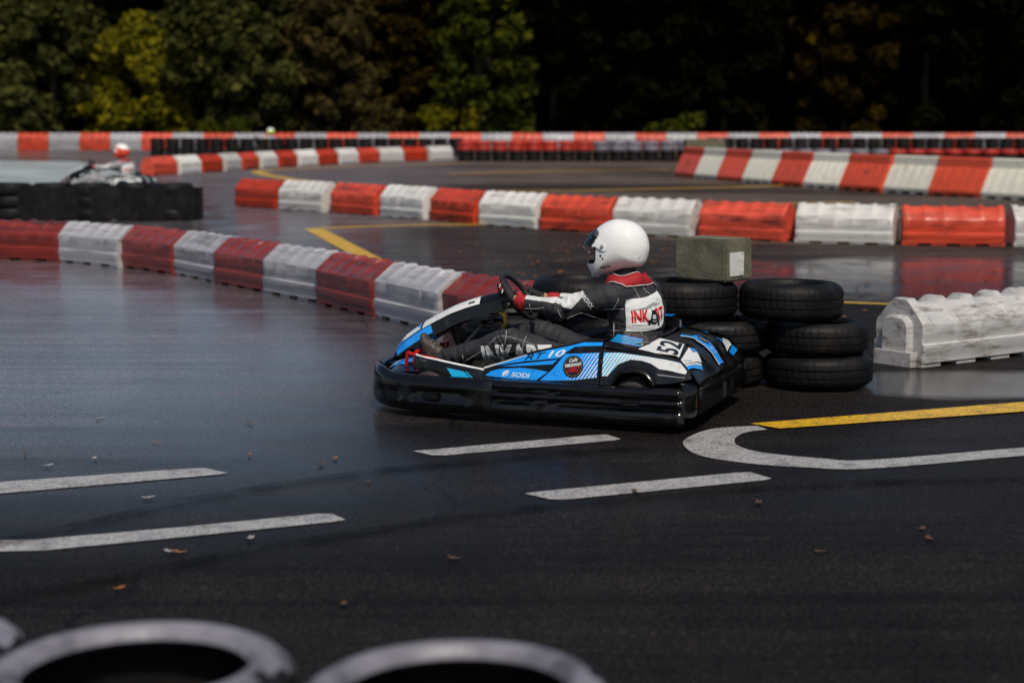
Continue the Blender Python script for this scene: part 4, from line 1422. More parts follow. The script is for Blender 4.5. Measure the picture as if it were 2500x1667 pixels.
for s in (1, -1):
    patch('blue_panel', [(0.99, 0.14 * s), (1.03, 0.27 * s), (0.93, 0.30 * s), (0.86, 0.20 * s)], noseF(0.003), 'blue', nose, 0.02)
    patch('white_edge', [(1.035, 0.14 * s), (1.045, 0.24 * s), (1.035, 0.275 * s), (0.995, 0.14 * s)], noseF(0.003), 'sticker_white', nose, 0.02)
    patch('blue_panel', [(1.06, 0.05 * s), (1.085, 0.17 * s), (1.05, 0.14 * s), (1.03, 0.07 * s)], noseF(0.004), 'blue', nose, 0.02)
    # wheel guard
    mb = MB()
    rings = []
    for x, zt, yo in ((0.79, 0.340, 0.47), (0.72, 0.336, 0.52), (0.62, 0.326, 0.545), (0.52, 0.312, 0.555), (0.44, 0.300, 0.556), (0.36, 0.288, 0.548), (0.325, 0.280, 0.540)):
        zb = interp(x, [0.32, 0.42, 0.50, 0.58, 0.66, 0.75, 0.80], [0.225, 0.222, 0.228, 0.262, 0.285, 0.270, 0.24])
        rings.append([Vector((x, s * (yo - 0.10), zt - 0.012)), Vector((x, s * (yo - 0.03), zt)), Vector((x, s * (yo - 0.006), zt - 0.006)), Vector((x, s * yo, zt - 0.026)), Vector((x, s * (yo + 0.004), zb))])
    mb.loft(rings, False)
    gd = mb.build('wheel_guard', 'plastic_smooth', kart, True, 40)

    def guardF(off, s=s):
        def f(x, z):
            yo = interp(x, [0.325, 0.36, 0.44, 0.52, 0.62, 0.72, 0.79], [0.540, 0.548, 0.556, 0.555, 0.545, 0.52, 0.47])
            zt = interp(x, [0.325, 0.36, 0.44, 0.52, 0.62, 0.72, 0.79], [0.280, 0.288, 0.300, 0.312, 0.326, 0.336, 0.340])
            yy = yo + 0.003
            if z > zt - 0.020:
                yy = yo - 0.001 - 0.030 * max(0, (z - zt + 0.020) / 0.020)
            return Vector((x, s * (yy + off), min(z, zt + 0.002) + (off if z > zt - 0.012 else 0)))
        return f
    patch('white_edge', [(0.785, 0.342), (0.62, 0.328), (0.44, 0.302), (0.33, 0.284), (0.33, 0.270), (0.44, 0.286), (0.62, 0.310), (0.785, 0.324)], guardF(0.003), 'sticker_white', gd, 0.012)
    patch('light_blue_panel', [(0.545, 0.288), (0.438, 0.272), (0.395, 0.230), (0.505, 0.232)], guardF(0.003), 'cyan', gd, 0.02)
    patch('light_blue_panel', [(0.430, 0.272), (0.418, 0.270), (0.375, 0.230), (0.387, 0.230)], guardF(0.003), 'cyan', gd, 0.02)

# steering fairing: an arched spine from the nose up to the wheel
ST = [(1.105, 0.292, 0.10, 0.020), (1.06, 0.350, 0.145, 0.05), (1.00, 0.412, 0.165, 0.075), (0.90, 0.483, 0.165, 0.085), (0.80, 0.540, 0.150, 0.085), (0.70, 0.592, 0.135, 0.085), (0.60, 0.630, 0.120, 0.085), (0.50, 0.660, 0.105, 0.085), (0.405, 0.686, 0.09, 0.085)]
stx = [q[0] for q in ST][::-1]


def stv(x, k):
    return interp(x, stx, [q[k] for q in ST][::-1])


def fair_pt(x, u, off=0.0):
    """u 0 = ridge, 1 = outer edge of the top panel, 2 = lower lip; x = position along the spine."""
    z, w_, h_ = stv(x, 1), stv(x, 2), stv(x, 3)
    sg = 1 if u >= 0 else -1
    a = abs(u)
    # direction across the arch (down-back normal)
    if a <= 0.55:
        y, dz = w_ * 0.55 * a / 0.55 * 0.8, -0.006 * a
    elif a <= 1:
        t = (a - 0.55) / 0.45
        y, dz = w_ * (0.44 + 0.50 * t), -0.003 - 0.038 * t
    else:
        t = a - 1
        y, dz = w_ * (0.94 + 0.06 * t), -0.041 - h_ * 0.75 * t
    return Vector((x + dz * 0.35, sg * (y + off * (1 if a > 0.5 else 0)), z + dz + off))


def fair_patch(name, x0, x1, u0, u1, mat, off, nx=14, nu=8, parent=None, shear=0.0):
    mb_ = MB()
    rings_ = []
    for i in range(nx + 1):
        x = x0 + (x1 - x0) * i / nx
        rings_.append([fair_pt(x + shear * (j / nu), u0 + (u1 - u0) * j / nu, off) for j in range(nu + 1)])
    mb_.loft(rings_, False)
    return mb_.build(name, mat, parent, True, 35)


mb = MB()
rings = []
for x in np.linspace(1.105, 0.405, 26):
    us = [-2, -1.6, -1.0, -0.8, -0.55, -0.3, 0, 0.3, 0.55, 0.8, 1.0, 1.6, 2]
    ring = [fair_pt(x, u) for u in us]
    a, b = ring[0], ring[-1]
    rings.append(ring + [b * 0.75 + a * 0.25 + Vector((0, 0, 0.03)), b * 0.25 + a * 0.75 + Vector((0, 0, 0.03))])
mb.loft(rings, True, False, 0, True)
fair = mb.build('steering_fairing', 'plastic_smooth', kart, True, 35)
fair_patch('white_panel', 0.885, 0.53, -0.98, 0.98, 'sticker_white', 0.003, parent=fair)
fair_patch('blue_panel', 1.095, 0.897, -0.98, 0.98, 'blue', 0.003, parent=fair)
for s in (1, -1):
    fair_patch('blue_panel', 1.06, 0.83, 1.06 * s, 1.75 * s, 'blue', 0.003, parent=fair)
    fair_patch('white_flash', 1.04, 0.93, 0.62 * s, 0.95 * s, 'sticker_white', 0.0045, 8, 4, fair, shear=-0.04)
    fair_patch('dark_print', 0.60, 0.56, 0.72 * s, 0.82 * s, 'sticker_black', 0.0045, 4, 2, fair)

# ---- seat
mb = MB()
SEAT = [(-0.18, 0.10, 0.20, 0.06), (-0.28, 0.10, 0.205, 0.11), (-0.38, 0.13, 0.215, 0.17), (-0.47, 0.20, 0.22, 0.18), (-0.54, 0.30, 0.225, 0.13), (-0.595, 0.40, 0.22, 0.07), (-0.630, 0.480, 0.19, 0.01)]
rings = []
for (x, z, w_, lip) in SEAT:
    ring = []
    for k_ in range(17):
        a = -1 + k_ / 8
        y = w_ * math.copysign(min(1, abs(a) * 1.12), a)
        up = lip * max(0, abs(a) - 0.55) ** 1.4 / 0.45 ** 1.4
        ring.append(Vector((x + up * 0.65, y, z + up)))
    rings.append(ring)
mb.loft(rings, False)
seat = mb.build('seat', 'plastic_smooth', kart, True, None)
sm_ = seat.modifiers.new('thick', 'SOLIDIFY')
sm_.thickness = 0.014
sm_.offset = 0

# ---- steering wheel, column, pedals
wc = Vector((0.305, 0, 0.655))
wu = Vector((0.60, 0, 0.80))
wn_ = Vector((-0.80, 0, 0.60))


def wp(t, r_=0.155):
    y_ = math.cos(t) * r_
    u_ = math.sin(t) * r_
    return wc + Vector((0, y_, 0)) + wu * u_


mb = MB()
mb.tube([wp(2 * math.pi * i / 40) for i in range(40)], 0.0155, 10, 0, True)
sw = mb.build('steering_wheel', 'grip', kart, True, None)
mb = MB()
for t in (R(90), R(200), R(340)):
    a, b = wp(t, 0.03), wp(t, 0.15)
    d_ = (b - a).normalized()
    sd = d_.cross(wn_)
    mb.loft([[a + sd * 0.018 + wn_ * 0.003 - wn_ * 0.02, a - sd * 0.018 - wn_ * 0.017, a - sd * 0.018 - wn_ * 0.022, a + sd * 0.018 - wn_ * 0.022],
             [b + sd * 0.014 + wn_ * 0.003, b - sd * 0.014 + wn_ * 0.003, b - sd * 0.014 - wn_ * 0.003, b + sd * 0.014 - wn_ * 0.003]], True, False, 0, True)
mb.build('spoke', 'plastic_smooth', sw, True, 30)
mb = MB()
mb.tube([wc + wn_ * 0.012, wc - wn_ * 0.03], [0.045, 0.040], 20)
mb.build('hub', 'plastic', sw, True, 30)
mb = MB()
mb.box(wc + wn_ * 0.016, (0.05, 0.07, 0.006), Matrix.Rotation(R(-53), 3, 'Y'))
mb.build('hub_badge', 'sticker_red', sw, False)
mb = MB()
mb.tube([wc - wn_ * 0.03, Vector((0.55, 0, 0.46)), Vector((0.80, 0, 0.20))], 0.012, 10)
mb.build('steering_column', 'steel', kart)
mb = MB()
mb.tube([(0.42, 0.05, 0.575), (0.37, 0.06, 0.545), (0.36, 0.06, 0.50), (0.39, 0.05, 0.46)], 0.017, 10)
mb.build('column_bracket', 'brass', kart)
mb = MB()
for s in (1, -1):
    mb.tube([(0.52, 0.05 * s, 0.50), (0.44, 0.07 * s, 0.50), (0.36, 0.09 * s, 0.44), (0.34, 0.10 * s, 0.30), (0.36, 0.12 * s, 0.10)], 0.012, 8)
mb.build('column_support', 'plastic_smooth', kart)
for s in (1, -1):
    mb = MB()
    mb.tube([(0.90, 0.13 * s, 0.08), (0.885, 0.13 * s, 0.24), (0.865, 0.14 * s, 0.33), (0.865, 0.25 * s, 0.33), (0.885, 0.27 * s, 0.24)], 0.011, 8)
    mb.tube([(0.88, 0.20 * s, 0.09), (0.875, 0.20 * s, 0.33)], 0.010, 8)
    mb.build('pedal', 'red_metal', kart)
mb = MB()
mb.tube([(0.90, 0.30, 0.325), (0.82, 0.33, 0.315), (0.70, 0.34, 0.300), (0.58, 0.34, 0.26)], 0.012, 8)
mb.tube([(0.90, 0.30, 0.325), (0.915, 0.30, 0.24), (0.93, 0.28, 0.10)], 0.012, 8)
mb.build('foot_guard', 'red_metal', kart)

# ------------------------------------------------------------------ driver
driver = empty('person', (KX, KY, 0), KH)
tag(driver, 'driver in white helmet and dark race suit with red collar, steering the blue kart', 'person', 'kart drivers')


def sph(c, r_, seg=14):
    out = []
    for i in range(seg // 2 + 1):
        th = math.pi * i / (seg // 2)
        for j in range(seg):
            ph = 2 * math.pi * j / seg
            rr = r_ if not isinstance(r_, tuple) else None
            if rr is not None:
                out.append(Vector(c) + Vector((math.sin(th) * math.cos(ph), math.sin(th) * math.sin(ph), math.cos(th))) * rr)
            else:
                out.append(Vector(c) + Vector((math.sin(th) * math.cos(ph) * r_[0], math.sin(th) * math.sin(ph) * r_[1], math.cos(th) * r_[2])))
    return out


def hull_into(bm, pts):
    vs = [bm.verts.new(p) for p in pts]
    res = bmesh.ops.convex_hull(bm, input=vs)
    junk = [v for v in res['geom_interior'] if isinstance(v, bmesh.types.BMVert)] + [v for v in res['geom_unused'] if isinstance(v, bmesh.types.BMVert)]
    bmesh.ops.delete(bm, geom=list(set(junk)), context='VERTS')


TW = R(32)


def tor(cx, cz, d_, w_, n=20):
    out = []
    for k_ in range(n):
        a = 2 * math.pi * k_ / n
        x, y = d_ * math.cos(a), w_ * math.sin(a)
        t = TW * min(1, max(0, (cz - 0.30) / 0.35))
        # chest turned to the driver's right: left shoulder forward
        out.append(Vector((cx + x * math.cos(t) + y * math.sin(t), -x * math.sin(t) + y * math.cos(t), cz)))
    return out


SEG = [   # name, a, b, ra, rb
    ('upper_arm_l', (-0.315, 0.185, 0.695), (-0.055, 0.262, 0.622), 0.078, 0.060),
    ('forearm_l', (-0.055, 0.262, 0.622), (0.215, 0.205, 0.645), 0.061, 0.043),
    ('wrist_l', (0.205, 0.205, 0.645), (0.272, 0.190, 0.662), 0.029, 0.027),
    ('upper_arm_r', (-0.455, -0.180, 0.69), (-0.13, -0.245, 0.60), 0.078, 0.060),
    ('forearm_r', (-0.13, -0.245, 0.60), (0.155, -0.185, 0.625), 0.060, 0.042),
    ('wrist_r', (0.15, -0.185, 0.625), (0.215, -0.170, 0.64), 0.029, 0.027),
    ('thigh_l', (-0.24, 0.115, 0.250), (0.270, 0.245, 0.418), 0.100, 0.078),
    ('shin_l', (0.270, 0.245, 0.418), (0.735, 0.205, 0.275), 0.078, 0.052),
    ('thigh_r', (-0.24, -0.115, 0.255), (0.235, -0.215, 0.415), 0.100, 0.080),
    ('shin_r', (0.235, -0.215, 0.415), (0.705, -0.160, 0.350), 0.080, 0.052),
    ('neck', (-0.375, 0.0, 0.76), (-0.345, 0.0, 0.90), 0.070, 0.060),
]


def finger_sets(side):
    """Fingers closed round the rim; side +1 left, -1 right."""
    t0 = R(28) if side > 0 else R(180 + 5)
    c = wp(t0)
    tang = (wp(t0 + 0.05) - wp(t0 - 0.05)).normalized()
    outw = (c - wc).normalized()
    out = []
    for k_ in range(4):
        o_ = tang * (k_ - 1.5) * 0.0215
        ln = (0.95, 1.05, 1.0, 0.85)[k_] if side > 0 else (0.85, 1.0, 1.05, 0.95)[k_]
        kn = c + o_ + outw * 0.024 + wn_ * 0.016
        p1 = c + o_ + outw * 0.029 * ln - wn_ * 0.012
        p2 = c + o_ + outw * 0.004 - wn_ * 0.030 * ln
        p3 = c + o_ - outw * 0.022 * ln - wn_ * 0.010
        out.append([kn, p1, p2, p3])
    thumb = [c + wn_ * 0.026 - tang * 0.030 + outw * 0.012, c + wn_ * 0.026 - outw * 0.016 - tang * 0.008, c + wn_ * 0.012 - outw * 0.026 + tang * 0.010]
    return c, outw, tang, out, thumb


def limb(bm, a, b, ra, rb, n=5):
    hull_into(bm, sph(a, ra) + sph(b, rb))


bm = bmesh.new()
TOR = [(-0.30, 0.20, 0.15, 0.185), (-0.36, 0.30, 0.158, 0.180), (-0.415, 0.40, 0.155, 0.178), (-0.435, 0.50, 0.150, 0.185), (-0.432, 0.60, 0.148, 0.198), (-0.415, 0.68, 0.130, 0.205), (-0.395, 0.735, 0.100, 0.165), (-0.380, 0.79, 0.062, 0.075)]
for a, b in zip(TOR, TOR[1:]):
    hull_into(bm, tor(*a) + tor(*b))
for (_, a, b, ra, rb) in SEG:
    limb(bm, a, b, ra, rb)
hull_into(bm, sph((-0.335, 0.18, 0.69), 0.080) + sph((-0.40, 0.05, 0.72), 0.085))
hull_into(bm, sph((-0.455, -0.18, 0.69), 0.080) + sph((-0.41, -0.05, 0.72), 0.085))
hull_into(bm, sph((-0.24, 0.115, 0.255), 0.10) + sph((-0.24, -0.115, 0.255), 0.10) + sph((-0.33, 0, 0.28), 0.13))
hull_into(bm, sph((-0.320, 0, 0.955), (0.098, 0.078, 0.112)))
hull_into(bm, sph((-0.285, 0, 0.900), (0.070, 0.060, 0.060)))
hull_into(bm, sph((-0.222, 0, 0.955), 0.014) + sph((-0.210, 0, 0.925), 0.017))
for side in (1, -1):
    c, outw, tang, fings, thumb = finger_sets(side)
    wr = Vector(SEG[2][2]) if side > 0 else Vector(SEG[5][2])
    palm = [c + outw * 0.020 + wn_ * 0.020 + tang * d_ for d_ in (-0.030, 0.030)]
    hull_into(bm, sph(palm[0], 0.017) + sph(palm[1], 0.017) + sph(wr, 0.027))
    for fg in fings:
        for a, b in zip(fg, fg[1:]):
            hull_into(bm, sph(a, 0.0095, 8) + sph(b, 0.0088, 8))
    for a, b in zip(thumb, thumb[1:]):
        hull_into(bm, sph(a, 0.012, 8) + sph(b, 0.010, 8))
    hull_into(bm, sph(thumb[0], 0.013, 8) + sph(wr, 0.022, 10))
me = bpy.data.meshes.new('raw')
bm.to_mesh(me)
bm.free()
tmp = bpy.data.objects.new('raw', me)
C.objects.link(tmp)
rm = tmp.modifiers.new('r', 'REMESH')
rm.mode = 'VOXEL'
rm.voxel_size = 0.0062
smo = tmp.modifiers.new('s', 'SMOOTH')
smo.factor = 0.5
smo.iterations = 5
dg = bpy.context.evaluated_depsgraph_get()
body_me = bpy.data.meshes.new_from_object(tmp.evaluated_get(dg))
body_me.name = 'body'
bpy.data.objects.remove(tmp)
nv = len(body_me.vertices)
co_ = np.empty(nv * 3, 'f')
body_me.vertices.foreach_get('co', co_)
co_ = co_.reshape(-1, 3)
nr_ = np.empty(nv * 3, 'f')
body_me.vertices.foreach_get('normal', nr_)
nr_ = nr_.reshape(-1, 3)


def seg_param(P_, a, b, ra, rb):
    a, b = np.array(a), np.array(b)
    d_ = b - a
    t = np.clip(((P_ - a) @ d_) / (d_ @ d_), 0, 1)
    q = a + t[:, None] * d_
    v = P_ - q
    dist = np.linalg.norm(v, axis=1)
    return t, dist - (ra + (rb - ra) * t), v / np.maximum(dist, 1e-6)[:, None]


# folds in the cloth: ridges across the limbs, stronger at the joints
wr_amp = np.zeros(nv)
phase = np.zeros(nv)
best = np.full(nv, 9.0)
for (nm, a, b, ra, rb) in SEG:
    if nm.startswith('wrist') or nm == 'neck':
        continue
    t, dist, _ = seg_param(co_, a, b, ra, rb)
    L_ = np.linalg.norm(np.array(b) - np.array(a))
    sel = dist < best
    best = np.where(sel, dist, best)
    if 'arm' in nm:
        k_ = 0.25 + 0.75 * np.exp(-((t - (1.0 if 'upper' in nm else 0.0)) / 0.30) ** 2) + 0.4 * np.exp(-((t - 0.9) / 0.12) ** 2)
    else:
        k_ = 0.30 + 0.7 * np.exp(-((t - (1.0 if 'thigh' in nm else 0.0)) / 0.22) ** 2) + (0.7 * np.exp(-((t - 0.95) / 0.2) ** 2) if 'shin' in nm else 0)
    wr_amp = np.where(sel, k_, wr_amp)
    phase = np.where(sel, t * L_, phase)
torso_sel = best > 0.012
wr_amp = np.where(torso_sel, 0.45 + 0.6 * np.clip((0.52 - co_[:, 2]) / 0.2, 0, 1), wr_amp)
disp = np.zeros(nv)
for i in range(nv):
    p = co_[i]
    if best[i] > 0.035 and p[2] > 0.775:
        continue                                            # head and neck stay smooth
    if p[0] > 0.222 and p[2] > 0.59:
        continue                                            # hands
    a = noise.noise(Vector((p[0] * 7, p[1] * 7, p[2] * 7 + 3)))
    if torso_sel[i]:
        q = Vector((p[0] * 4 + p[2] * 9, p[1] * 5 + p[2] * 8, p[2] * 26 - p[0] * 10))
    else:
        q = Vector((phase[i] * 24 + a * 1.5, p[1] * 8 + p[2] * 6, p[2] * 9))
    r_ = 1 - abs(noise.noise(q)) * 2.4
    disp[i] = wr_amp[i] * (0.0125 * max(-0.4, r_) - 0.003) + 0.005 * a
co2 = co_ + nr_ * disp[:, None]
body_me.vertices.foreach_set('co', co2.astype('f').ravel())
body_me.update()
# cloth, glove and skin regions: smooth fields over the surface, positive inside
nf = len(body_me.polygons)
fld = {k_: np.full(nv, -1.0) for k_ in ('white', 'red', 'skin', 'glove', 'hood')}
dmin = np.full(nv, 9.0)
for (nm, a, b, ra, rb) in SEG:
    t, dist, v = seg_param(co_, a, b, ra, rb)
    sel = (dist < dmin)
    dmin = np.where(sel, dist, dmin)
    if nm.startswith('forearm'):
        new = {'white': np.minimum((v[:, 2] - 0.62) * 0.06, (0.83 - t) * 0.27), 'red': (t - 0.83) * 0.27}
    elif nm.startswith('upper_arm'):
        new = {'white': np.minimum((v[:, 2] - 0.62 + 0.75 * np.minimum(1, np.maximum(0, 1 - np.abs(t - 0.80) / 0.30))) * 0.07, (t - 0.47) * 0.28)}
    elif nm.startswith('wrist'):
        new = {'red': (0.36 - t) * 0.07, 'skin': (t - 0.36) * 0.07, 'glove': (t - 0.82) * 0.07}
    elif nm == 'neck':
        new = {'hood': np.full(nv, 1.0)}
    else:
        new = {}
    for k_ in fld:
        fld[k_] = np.where(sel, new.get(k_, -1.0), fld[k_])
tor_v = dmin > 0.016
for k_ in fld:
    fld[k_] = np.where(tor_v, -0.02, fld[k_])
gl = np.where(co_[:, 1] > 0, np.minimum(co_[:, 0] - 0.258, co_[:, 2] - 0.58), np.minimum(co_[:, 0] - 0.200, co_[:, 2] - 0.56))
fld['glove'] = np.maximum(fld['glove'], gl)
hd = co_[:, 2] - 0.835
fld['hood'] = np.maximum(fld['hood'], hd)
fc = np.minimum(np.minimum(co_[:, 0] + 0.29, 0.06 - np.abs(co_[:, 1])), np.minimum(co_[:, 2] - 0.905, 1.01 - co_[:, 2]))
fld['hood'] = np.where(hd > 0, np.minimum(fld['hood'], -fc), fld['hood'])
fld['skin'] = np.where(hd > 0, fc, fld['skin'])
for k_, a_ in fld.items():
    at_ = body_me.attributes.new(k_, 'FLOAT', 'POINT')
    at_.data.foreach_set('value', np.clip(a_, -1, 1).astype('f'))


def body_material(name, suit):
    m, nt, out = nodes_of(name)
    L = nt.links.new
    p = nt.nodes.new('ShaderNodeBsdfPrincipled')
    L(p.outputs[0], out.inputs[0])
    tc = nt.nodes.new('ShaderNodeTexCoord')
    n1 = N(nt, 'ShaderNodeTexNoise', i_Scale=22.0, i_Detail=5.0)
    L(tc.outputs['Object'], n1.inputs['Vector'])
    c = (*suit, 1)
    for k_, col in (('white', (0.60, 0.62, 0.62)), ('red', (0.36, 0.008, 0.012)), ('skin', (0.36, 0.19, 0.11)), ('glove', (0.008, 0.008, 0.009)), ('hood', (0.008, 0.008, 0.009))):
        at = N(nt, 'ShaderNodeAttribute', attribute_name=k_)
        gt = N(nt, 'ShaderNodeMath', operation='GREATER_THAN')
        gt.inputs[1].default_value = 0.0
        L(at.outputs['Fac'], gt.inputs[0])
        c = mix(nt, gt.outputs[0], c, (*col, 1))
    v = N(nt, 'ShaderNodeMix', data_type='RGBA', blend_type='MULTIPLY')
    v.inputs[0].default_value = 1
    L(c, v.inputs[6])
    L(ramp(nt, n1.outputs[0], [(0.3, g(0.80)), (0.7, g(1.15))]), v.inputs[7])
    L(v.outputs[2], p.inputs['Base Color'])
    p.inputs['Roughness'].default_value = 0.72
    n3 = N(nt, 'ShaderNodeTexNoise', i_Scale=150.0, i_Detail=3.0)
    L(tc.outputs['Object'], n3.inputs['Vector'])
    b = N(nt, 'ShaderNodeBump', i_Strength=0.3, i_Distance=0.004)
    L(n3.outputs[0], b.inputs['Height'])
    L(b.outputs[0], p.inputs['Normal'])
    return m


M['race_suit'] = body_material('race suit, gloves and skin', (0.017, 0.017, 0.022))
body_me.materials.clear()
body_me.materials.append(M['race_suit'])
body_me.polygons.foreach_set('material_index', [0] * nf)
body_me.polygons.foreach_set('use_smooth', [True] * nf)
body = bpy.data.objects.new('body', body_me)
C.objects.link(body)
body.parent = driver
bvh = BVHTree.FromPolygons([tuple(p) for p in co2], [tuple(p.vertices) for p in body_me.polygons])


def projector(origin, d_, off):
    """Maps (u, v) on a plane in front of the body onto the cloth; d_ points towards the body."""
    d_ = Vector(d_).normalized()
    right = d_.cross(Vector((0, 0, 1))).normalized()
    up = right.cross(d_)

    def f(u, v):
        o_ = Vector(origin) + right * u + up * v - d_ * 0.5
        hit, n_, _, _ = bvh.ray_cast(o_, d_, 1.5)
        if hit is None:
            hit, n_, _, _ = bvh.find_nearest(Vector(origin) + right * u + up * v)
        if n_.dot(d_) > 0:
            n_ = -n_
        return hit + n_ * off
    return f


# printed patch on the back
PD = (0.70, -0.71, 0.04)
PO = (-0.47, 0.06, 0.605)
pf = projector(PO, PD, 0.004)
PATCH = [(-0.128, 0.078), (0.0, 0.082), (0.128, 0.106), (0.145, 0.02), (0.145, -0.062), (0.105, -0.090), (0.0, -0.106), (-0.118, -0.106)]
bp = patch('back_patch', PATCH, pf, 'patch', driver, 0.012)
pf2 = projector(PO, PD, 0.0062)
pf3 = projector(PO, PD, 0.0080)
pf4 = projector(PO, PD, 0.0098)
text_on('lettering', 'INK', 0.094, pf2, (-0.093, -0.052), (1, 0.02), (-0.06, 1), 'sticker_red', bp, fit=0.108, thick=0.0035)
text_on('lettering', 'RT', 0.090, pf2, (0.066, -0.045), (1, 0.10), (-0.10, 1), 'sticker_red', bp, fit=0.066, thick=0.0035)
patch('grey_swoosh', [(-0.095, 0.018), (0.0, 0.032), (0.050, 0.052), (0.12, 0.042), (0.055, 0.030), (0.0, 0.018)], pf2, 'sticker_grey', bp, 0.02)
patch('grey_line', [(-0.090, -0.066), (0.0, -0.069), (0.12, -0.050), (0.12, -0.053), (0.0, -0.073), (-0.090, -0.070)], pf2, 'sticker_grey', bp, 0.02)
patch('kart_emblem', [(0.036, 0.018), (0.056, 0.018), (0.070, -0.02), (0.082, -0.050), (0.060, -0.066), (0.036, -0.066), (0.014, -0.050), (0.026, -0.02)], pf3, 'sticker_black', bp, 0.015)
patch('kart_emblem', disc((0.044, 0.020), 0.0125, 16), pf4, 'patch', bp, 0.02)
patch('kart_emblem', [(0.036, -0.012), (0.056, -0.012), (0.060, -0.034), (0.034, -0.034)], pf4, 'patch', bp, 0.02)
patch('kart_emblem', [(0.030, -0.046), (0.068, -0.046), (0.062, -0.056), (0.036, -0.056)], pf4, 'sticker_grey', bp, 0.02)
for sx in (0.012, 0.080):
    patch('kart_emblem', [(sx - 0.007, -0.040), (sx + 0.007, -0.040), (sx + 0.007, -0.072), (sx - 0.007, -0.072)], pf3, 'sticker_black', bp, 0.02)

# INKART down the left leg, upper-arm band and name
LD = (0.12, -0.97, -0.25)
lf = projector((0.30, 0.26, 0.37), LD, 0.003)
text_on('leg_lettering', 'INKART', 0.165, lf, (-0.122, -0.105), (0.985, 0.04), (-0.12, 0.98), 'suit_white', driver, fit=0.43, thick=0.007)
SD = (0.20, -0.95, -0.22)
af = projector((-0.20, 0.24, 0.665), SD, 0.0035)
text_on('sleeve_lettering', 'ARROXX', 0.034, af, (-0.045, 0.050), (0.62, -0.78), (0.78, 0.62), 'suit_white', driver, fit=0.12, thick=0.0008)


def seam(pts, proj, r_=0.0012):
    q = [Vector((a, b, 0)) for a, b in pts]
    q = catmull(q, 6)
    mb_ = MB()
    mb_.tube([proj(p.x, p.y) for p in q], r_, 5)
    return mb_.build('seam', 'suit_white', driver, True, None)


bf = projector(PO, PD, 0.001)
seam([(-0.03, 0.084), (-0.045, 0.12), (-0.06, 0.14)], bf)
seam([(0.06, 0.094), (0.03, 0.12), (0.02, 0.15)], bf)
seam([(-0.24, 0.02), (-0.18, 0.026), (-0.13, 0.022)], bf)
seam([(-0.22, -0.10), (-0.17, -0.104), (-0.12, -0.106)], bf)
seam([(-0.04, -0.107), (-0.03, -0.13), (-0.028, -0.15)], bf)
seam([(-0.18, 0.09), (-0.20, 0.0), (-0.185, -0.08), (-0.20, -0.14)], bf)
sf = projector((0.0, 0.30, 0.62), (0.1, -0.98, -0.15), 0.001)
seam([(-0.135, 0.03), (-0.132, 0.0), (-0.136, -0.03)], sf)
seam([(-0.17, 0.005), (-0.1, 0.004), (-0.04, 0.010)], sf)
seam([(0.05, 0.0), (0.065, -0.035), (0.09, -0.07)], sf)
seam([(0.09, -0.05), (0.15, -0.035), (0.22, -0.015)], sf)
kf = projector((0.20, 0.30, 0.40), LD, 0.001)
seam([(-0.18, 0.00), (-0.12, 0.05), (-0.04, 0.045), (0.06, 0.02), (0.16, -0.01)], kf)
seam([(-0.075, 0.09), (-0.07, 0.05), (-0.075, 0.0)], kf)
seam([(0.045, 0.06), (0.035, 0.02), (0.03, -0.03)], kf)
seam([(-0.36, -0.10), (-0.28, -0.06), (-0.2, -0.02)], kf)

# collar with white piping
mb = MB()
rings = []
NC = 48
low_e, up_e = [], []
for k_ in range(NC):
    a = 2 * math.pi * k_ / NC
    ca, sa = math.cos(a), math.sin(a)
    flap = 0.5 + 0.5 * math.cos(a + R(15))                        # 1 towards the front
    lo = Vector((-0.385 + (0.115 + 0.055 * flap) * ca, (0.160 + 0.02 * flap) * sa, 0.750 - 0.03 * flap - 0.014 * math.sin(2 * a)))
    hit, n_, _, _ = bvh.find_nearest(lo)
    if n_.z < 0:
        n_ = -n_
    lo = hit + n_ * 0.010
    up = Vector((-0.368 + 0.082 * ca, 0.088 * sa, 0.822 - 0.012 * flap + 0.008 * math.sin(3 * a)))
    mid = lo * 0.55 + up * 0.45 + Vector((ca * 0.012, sa * 0.012, 0.012 + 0.004 * math.sin(5 * a)))
    m2 = lo * 0.22 + up * 0.78 + Vector((ca * 0.016, sa * 0.016, 0.006))
    inn = up + Vector((-ca * 0.014, -sa * 0.014, -0.02))
    rings.append([lo - n_ * 0.006, lo, mid, m2, up, inn])
    low_e.append(lo)
    up_e.append(up)
mb.loft(rings, False, True)
collar = mb.build('collar', 'suit_red', driver, True, None)
mb = MB()
mb.tube(low_e, 0.0028, 6, 0, True)
mb.build('piping', 'suit_white', collar, True, None)
mb = MB()
mb.tube(up_e, 0.0026, 6, 0, True)
mb.build('piping', 'suit_white', collar, True, None)
cbv = BVHTree.FromPolygons([tuple(v.co) for v in collar.data.vertices], [tuple(p.vertices) for p in collar.data.polygons])
mb = MB()
for (c, s_) in (((-0.262, 0.135, 0.762), (0.012, 0.018)), ((-0.275, 0.142, 0.755), (0.006, 0.030))):
    hit, n_, _, _ = cbv.find_nearest(Vector(c))
    if n_.dot(Vector((0, 1, 1))) < 0:
        n_ = -n_
    rt = n_.to_track_quat('Z', 'Y').to_matrix()
    mb.box(hit + n_ * 0.002, (s_[1], s_[0], 0.003), rt)
mb.build('collar_mark', 'suit_white', collar, False)

